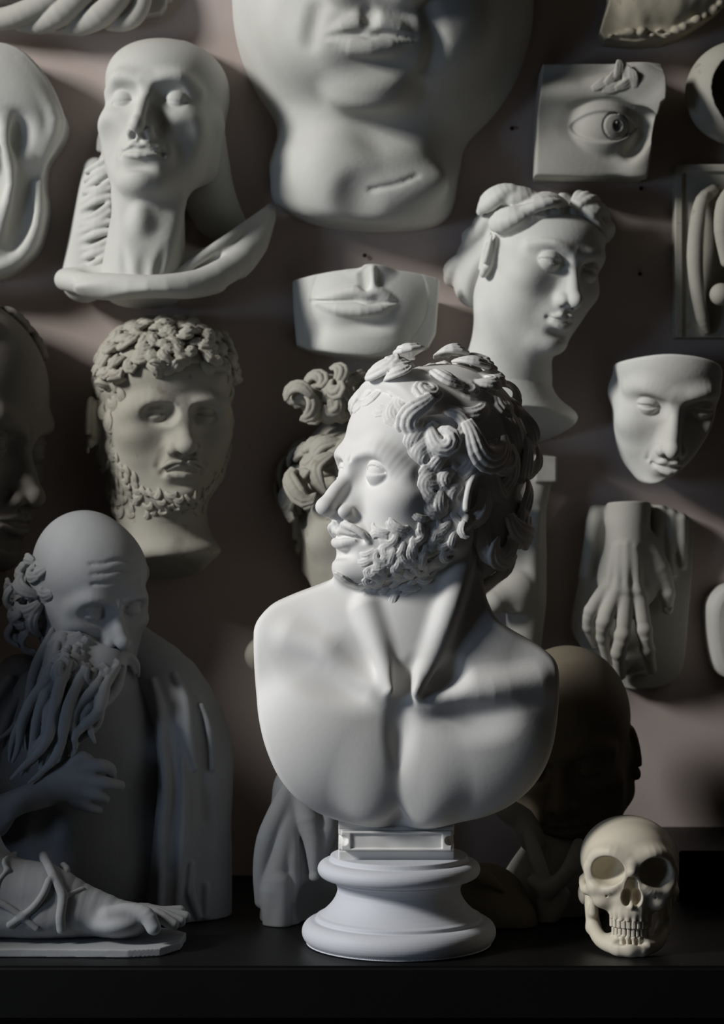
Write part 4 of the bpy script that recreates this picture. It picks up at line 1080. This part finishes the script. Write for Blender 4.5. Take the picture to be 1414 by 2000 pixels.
def build_foot():
    r=scast('sandaled_foot_cast','grey plaster foot wearing a strapped sandal on thin sole, lower left corner','plaster cast',150,-3)
    F=clay(*span(-130,1560,390,1850,-11,7,1.5),0.11)
    y=-2.0
    F.cone(W(-70,1600,y),W(-40,1720,y),3.4,3.6,0)
    F.ell(W(-70,1780,y),(4.0,3.3,3.4),1.5)
    F.chain([W(-20,1745,y),W(80,1752,y),W(150,1774,y),W(225,1792,y-0.5),W(255,1798,y-0.5)],[4.2,3.9,3.0,2.1,1.7],2.5,marg=2)
    F.ell(W(70,1790,y-0.5),(7.5,3.6,2.3),1.5); F.ell(W(235,1800,y-1.2),(3.2,3.6,1.6),1.2)
    for i,(x1,y1,d0,d1,rr) in enumerate([(300,1812,-5.0,-5.8,1.0),(338,1806,-3.6,-4.0,0.8),(352,1800,-2.2,-2.2,0.75),(362,1790,-0.6,-0.2,0.72),(352,1778,1.0,1.6,0.68)]):
        F.chain([W(215,1788+i*0.5,d0),W(250+6*i,1780-i*1.5,d0),W((250+x1)/2+10,1788-i*2,(d0+d1)/2),W(x1,y1,d1)],[1.05 if i==0 else .85,rr*0.95,rr*0.95,rr*0.85],0.6)
    F.cutplane((0,0,0.9),(0,0,-1),0.2)
    done(F,'foot','blue_grey',r)
    B=clay(*span(-130,1790,390,1850,-12,9,1.5),0.11)
    B.prism([(-50,-7.2),(-44,-8.0),(-38,-7.8),(-32,-8.0),(-26,-8.2),(-22.5,-7.4),(-20.6,-4.0),(-20.4,1.2),(-22.5,3.8),(-30,4.4),(-40,4.2),(-50,3.8)],0.05,0.95,0,'add',axis=2,rnd=0.1)
    done(B,'sole_slab','blue_grey',r)
    St=clay(*span(-130,1600,300,1850,-11,7,1.5),0.10)
    for pts,w in [([(84,1672),(98,1700),(112,1728),(122,1752),(118,1790),(120,1815)],0.55),([(96,1720),(84,1748),(66,1772),(44,1790),(20,1806)],0.45),
                 ([(44,1790),(10,1768),(-20,1756)],0.4),([(44,1790),(72,1812)],0.4),([(122,1752),(160,1738)],0.35),([(112,1728),(130,1702),(124,1690)],0.4),
                 ([(14,1700),(8,1682),(28,1668)],0.3),([(14,1700),(-10,1730)],0.3)]:
        St.chain([foot_surface(q) for q in pts],w,0.3)
    done(St,'sandal_straps','blue_grey',r)
def foot_surface(q):
    return S(FOOTREF[0],q[0],q[1],0.05)
FOOTREF=[None]
def foot_ref():
    F=clay(*span(-130,1560,390,1850,-11,7,1.5),0.2); y=-2.0
    F.cone(W(-70,1600,y),W(-40,1720,y),3.4,3.6,0); F.ell(W(-70,1780,y),(4.0,3.3,3.4),1.5)
    F.chain([W(-20,1745,y),W(80,1752,y),W(150,1778,y),W(225,1798,y-0.5)],[4.2,3.9,2.9,1.9],2.5,marg=2)
    F.ell(W(70,1790,y-0.5),(7.5,3.6,2.3),1.5); FOOTREF[0]=F
if want('foot'): foot_ref(); build_foot()

def build_topknot():
    r=thing('topknot_head_cast','shaded head with curly hair tied in a topknot, mostly hidden behind the white bust','plaster cast',W(700,1020,WALL))
    F=clay(*span(460,800,960,1400,18,WALL,2.0),0.2)
    T=W(704,1010,40); R=rotm(2,0,4); sc=1.10
    F.push(R,T,sc); face(F,lips=0.9,nose_w=0.95,brow=0.7,frown=0,naso=0.05,fat=0.2,ear_c=(6.9,0.8,-1.3)); F.pop()
    F.cone(W(704,1120,39),W(700,1230,40),5.6,6.4,2.0)
    F.ell(W(660,1280,42),(12.6,5.5,5.2),3.0,marg=3)
    F.cutplane((0,BACK,0),(0,1,0),0.1)
    F.push(R,T,sc)
    H=clay(*span(520,690,890,1010,20,WALL,2.0),0.13); H.push(R,T,sc); rn=random.Random(9)
    H.ell((0,1.9,4.4),(7.9,9.0,8.5),0,marg=3); H.cutcorner((0,-7.6,5.2),(0,-0.3,-0.95),(0,1.4,0),(0,-0.95,-0.3),0.6); H.ell((0,-2.4,5.2),(7.3,6.9,6.2),1.0); H.cutcorner((0,-7.6,5.2),(0,-0.3,-0.95),(0,1.4,0),(0,-0.95,-0.3),0.6)
    for sx in (-1,1):
        H.ell((4.3*sx,-3.6,14.5),(3.6,2.8,2.8),1.0)
        for i in range(16):
            a=i*0.74; z=13.6+rn.uniform(-1.4,2.2)
            d=np.array([math.cos(a),-abs(math.sin(a))-0.3,rn.uniform(-.6,.6)]); c=np.array([4.3*sx,-3.6,14.5])
            q=H.march(c+d*9,-d,9)
            if q is not None: lock(H,q,H.grad_at(q),np.array([sx*rn.uniform(-.6,1),0,rn.uniform(-1,1)]),4.2,rn.choice((-1,1))*rn.uniform(140,280),w=0.33,num=3,lift=1.0,k=0.12,seg=9,curv=4)
        for i in range(26):
            y=rn.uniform(-7.5,2); z=rn.uniform(3.5,10)
            p=H.march((sx*16,y*2.2,z),np.array([-sx*16,-y*1.2,0]),20)
            if p is None: continue
            lock(H,p,H.grad_at(p),np.array([sx*0.4,0.1,-1]),rn.uniform(4.2,6.0),rn.choice((-1,1))*rn.uniform(60,240),w=0.34,num=4,lift=rn.uniform(1.0,1.8),k=0.12,seg=10,wave=rn.uniform(-50,50))
    H.pop(); F.pop()
    H.cutplane((0,BACK,0),(0,1,0),0.1)
    done(F,'head_and_neck','stone',r); done(H,'curly_topknot_hair','stone',r)
if want('topknot'): build_topknot()

def build_muscle():
    r=scast('muscle_study','small grey anatomical study of sinewy muscle strands, left of the round pedestal','plaster cast',580,13)
    F=clay(*span(485,1470,720,1830,5,24,1.5),0.11)
    F.cone(W(590,1545,15),W(570,1790,14),3.6,3.9,0); F.ell(W(640,1590,16),(5.0,4.0,5.2),1.8)
    F.ell(W(600,1520,16),(2.8,3,3.0),1.5)
    F.cone(W(640,1610,16),W(640,1780,18),3.2,3.0,1.5)
    for pts,rad in [([(572,1535,12),(545,1585,11),(520,1640,10.6),(510,1700,10.8),(512,1760,11)],[1.2,1.3,1.2,1.0,0.9]),
                    ([(575,1555,11.5),(560,1620,10.6),(545,1690,10.2),(532,1740,10),(534,1800,10.4)],[1.0,1.1,1.25,1.4,1.3]),
                    ([(585,1540,11.6),(602,1600,10.6),(612,1650,10.2),(614,1705,10.0)],[1.2,1.5,1.1,0.6]),
                    ([(572,1600,10.6),(572,1680,10.2),(578,1760,10.2)],[0.7,0.9,0.7]),
                    ([(640,1560,12.4),(636,1620,11.4),(620,1690,10.4)],[1.4,1.6,0.7]),
                    ([(655,1600,13),(640,1660,12)],[1.0,0.6]),
                    ([(548,1720,9.8),(548,1800,10)],[1.3,1.4])]:
        F.chain([W(*q) for q in pts],rad,0.45)
    F.ell(W(614,1716,9.8),(0.75,0.75,0.85),0.3)
    F.ell(W(620,1770,11),(2.6,3.5,3.4),1.2,'sub')
    on_shelf(F); done(F,'muscle_strands','blue_grey',r)
if want('muscle'): build_muscle()

def build_darkhead():
    r=scast('dark_anatomical_bust','dark round-headed anatomical bust standing half hidden behind the white bust, beside the skull','bust',1110,26)
    F=clay(*span(960,1280,1270,1840,8,41,2.0),0.19)
    T=W(1112,1462,25); R=rotm(10,-4,-14); sc=1.06
    F.push(R,T,sc); face(F,ears=(1,-1),brow=0.9,hollow=0.5,lips=0.7,ear_c=(7.0,1.2,-1.2)); F.pop()
    F.cone(W(1100,1560,25.5),W(1088,1690,23),4.4,4.8,2.0)
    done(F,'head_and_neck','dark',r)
    C=clay(*span(940,1560,1190,1850,3,34,2.0),0.16)
    C.ell(W(1090,1730,20.0),(7.0,6.0,5.0),0,marg=3); C.cone(W(1085,1690,20.0),W(1085,1810,20.0),4.5,5.5,2.0)
    C.cone(W(985,1580,16.0),W(1000,1600,18.0),1.0,1.0,0.5)
    C.chain([W(1040,1640,16.0),W(1020,1600,17.0),W(985,1575,16.0)],[1.6,1.5,1.2],1.0)
    for pts,rad in [([(1035,1632,14.5),(1048,1680,12.5),(1062,1725,11.6),(1062,1800,12.0)],[0.9,1.0,0.9,0.8]),
                    ([(1042,1722,12.0),(1070,1735,11.2),(1100,1712,11.4)],[0.8,1.0,0.6]),
                    ([(1130,1650,15.0),(1110,1700,12.2),(1072,1742,11.4)],[0.8,1.0,0.7]),
                    ([(1100,1745,12.0),(1085,1780,11.8),(1068,1808,12.0)],[0.8,0.9,0.7])]:
        C.chain([W(*q) for q in pts],rad,0.6)
    on_shelf(C); done(C,'sinewy_chest','pale',r)
    # dark lump behind the pedestal
    r=scast('rough_fragment','dark rough lump of clay lying on the shelf behind the round pedestal','fragment',965,12)
    L=clay(*span(880,1670,1075,1850,3,19,2.0),0.16)
    L.ell(W(965,1765,12),(4.2,4.5,4.4),0); L.ell(W(945,1740,12),(3.0,3.5,3.4),1.2); L.ell(W(1005,1792,11),(2.6,3.2,2.8),1.2)
    L.chain([W(915,1722,9),W(950,1716,8),W(985,1740,8)],[0.6,0.9,0.6],0.8)
    L.noise(0.22,0.8,5); on_shelf(L); done(L,'clay_lump','dark',r)
    # black box behind the skull
    x0=W(1282,1612,WALL)[0]; b=bxm('wooden_box',(x0,24.5,0),(78,WALL-0.2,6.6),M['shelf'],0.15)
    b['label']='low black box lying on the shelf against the wall, right of the skull'; b['category']='box'
if want('darkhead'): build_darkhead()

def build_skull():
    o=W(1232,1740,-4); o[2]=0
    r=thing('skull_cast','ivory coloured human skull with teeth on the shelf, right of the pedestal','skull',o)
    sc=14.75/23.3; T=np.array([o[0],-2.2,12.2*sc]); R=rotm(0,1,-4)
    F=clay((o[0]-8,-12,-0.5),(o[0]+8,8,15.8),0.065); F.push(R,T,sc)
    F.ell((0,2.0,3.6),(8.7,10.0,7.5),0,marg=3)
    F.ell((0,-4.2,4.6),(7.3,5.4,5.6),2.0); F.ell((0,-3.0,1.6),(7.2,6.2,5.2),2.0)
    F.ell((0,-5.0,-2.0),(4.6,4.6,4.6),1.6); F.ell((0,-5.4,-4.6),(3.9,4.2,2.3),1.0)
    for sx in (1,-1):
        F.chain([(1.4*sx,-8.7,5.2),(3.8*sx,-8.6,6.0),(6.2*sx,-6.9,5.2),(7.2*sx,-5.5,2.8)],[0.8,0.8,0.8,0.8],2.0)
        F.chain([(7.3*sx,-5.8,2.8),(7.1*sx,-6.2,0.6),(6.0*sx,-7.0,-0.6),(3.8*sx,-8.2,-0.6),(2.6*sx,-8.6,0.2)],[0.85,0.9,0.95,0.8,0.6],0.9)
        F.chain([(6.2*sx,-6.6,-0.6),(7.7*sx,-4.0,-1.4),(8.2*sx,-0.5,-1.2),(8.0*sx,2.5,-0.6)],[1.25,0.95,0.65,0.8],0.8)
        F.ell((4.6*sx,-6.0,-2.6),(2.2,2.2,1.8),1.2)
        F.ell((7.6*sx,4.0,-3.4),(1.3,1.8,2.2),1.0)
        F.ell((4.2*sx,-8.6,2.8),(3.05,4.8,2.6),0.5,'sub',R=rotm(0,9*sx,14*sx))
        F.ell((5.6*sx,-3.2,-5.2),(2.0,3.4,2.4),0.9,'sub')
        F.ell((4.3*sx,-8.6,-1.7),(0.22,0.6,0.22),0.1,'sub')
    F.chain([(0,-9.4,4.2),(0,-9.9,3.0)],[0.9,0.75],0.9)
    F.chain([(0,-9.0,3.0),(0,-9.0,0.6),(0,-9.0,-1.2)],[0.5,1.15,1.5],0.3,'sub')
    for sx in (1,-1): F.ell((0.85*sx,-8.8,-1.7),(0.95,2.6,1.5),0.3,'sub')
    F.cone((0,-6.6,0.0),(0,-8.4,-3.0),0.14,0.3,0.3); F.ell((0,-9.3,-3.2),(0.5,0.7,0.6),0.4)
    for i in range(8):
        a=math.radians(-62+i*17.7); F.chain([(3.7*math.sin(a),-5.4-3.7*math.cos(a),-3.6),(3.7*math.sin(a),-5.4-3.75*math.cos(a),-5.6)],[0.3,0.45],0.35)
    F.ell((0,-4,-7.2),(3.0,4.5,1.4),0.5,'sub')
    F.pop(); done(F,'cranium','bone',r)
    J=clay((o[0]-7,-12,-0.5),(o[0]+7,6,9),0.065); J.push(R,T,sc)
    for sx in (1,-1):
        J.chain([(6.9*sx,1.6,-2.2),(6.6*sx,0.6,-5.0),(6.2*sx,-0.4,-8.8)],[0.85,1.2,1.25],0.8); J.chain([(6.3*sx,-1.8,-2.6),(6.3*sx,-1.2,-6.0)],[0.5,0.9],0.9)
        J.chain([(6.2*sx,-0.6,-8.8),(4.9*sx,-4.6,-10.2),(2.6*sx,-7.6,-10.6),(0,-8.5,-10.6)],[1.25,1.35,1.5,1.5],0.8)
        J.ell((1.9*sx,-8.3,-11.2),(1.2,1.0,0.9),0.8)
    J.ell((0,-8.7,-10.8),(1.7,1.0,1.2),0.8)
    J.ell((0,-5.2,-9.4),(3.9,3.9,1.2),0.9); J.ell((0,-3.6,-9.5),(2.6,3.4,3.0),0.7,'sub')
    J.ell((0,-8.9,-9.6),(2.6,0.7,0.6),0.7,'sub')
    for i in range(8):
        a=math.radians(-58+i*16.6); J.chain([(3.5*math.sin(a),-5.2-3.6*math.cos(a),-9.9),(3.45*math.sin(a),-5.2-3.55*math.cos(a),-8.7)],[0.28,0.42],0.3)
    J.pop(); J.cutplane((0,0,0.02),(0,0,-1),0.05); done(J,'lower_jaw','bone',r)
    mesh={}
    for row,(z0,rad,n,st) in {'upper_tooth':(-6.45,3.75,10,13.6),'lower_tooth':(-7.95,3.5,10,12.8)}.items():
        for i in range(n):
            a=math.radians((i-(n-1)/2)*st)
            c=T+sc*(R@np.array([rad*math.sin(a),-5.3-rad*math.cos(a),z0]))
            if row not in mesh:
                K=Clay((-0.5,-0.5,-0.7),(0.5,0.5,0.7),0.05)
                if row[0]=='u': K.box((0,0,0),(0.245,0.2,0.50),0.13); K.cone((0,0.03,0.3),(0,0.05,0.6),0.2,0.13,0.15)
                else: K.box((0,0,0),(0.205,0.19,0.46),0.12); K.cone((0,0.03,-0.3),(0,0.05,-0.6),0.17,0.12,0.15)
                ob=K.mesh(row,M['tooth'],r); mesh[row]=ob.data
            else:
                ob=bpy.data.objects.new(row,mesh[row]); COL.objects.link(ob); ob.parent=r
            ob.location=[(c[k]-o[k])/100 for k in range(3)]; ob.rotation_euler=(0,0,a+math.radians(-4))
if want('skull'): build_skull()
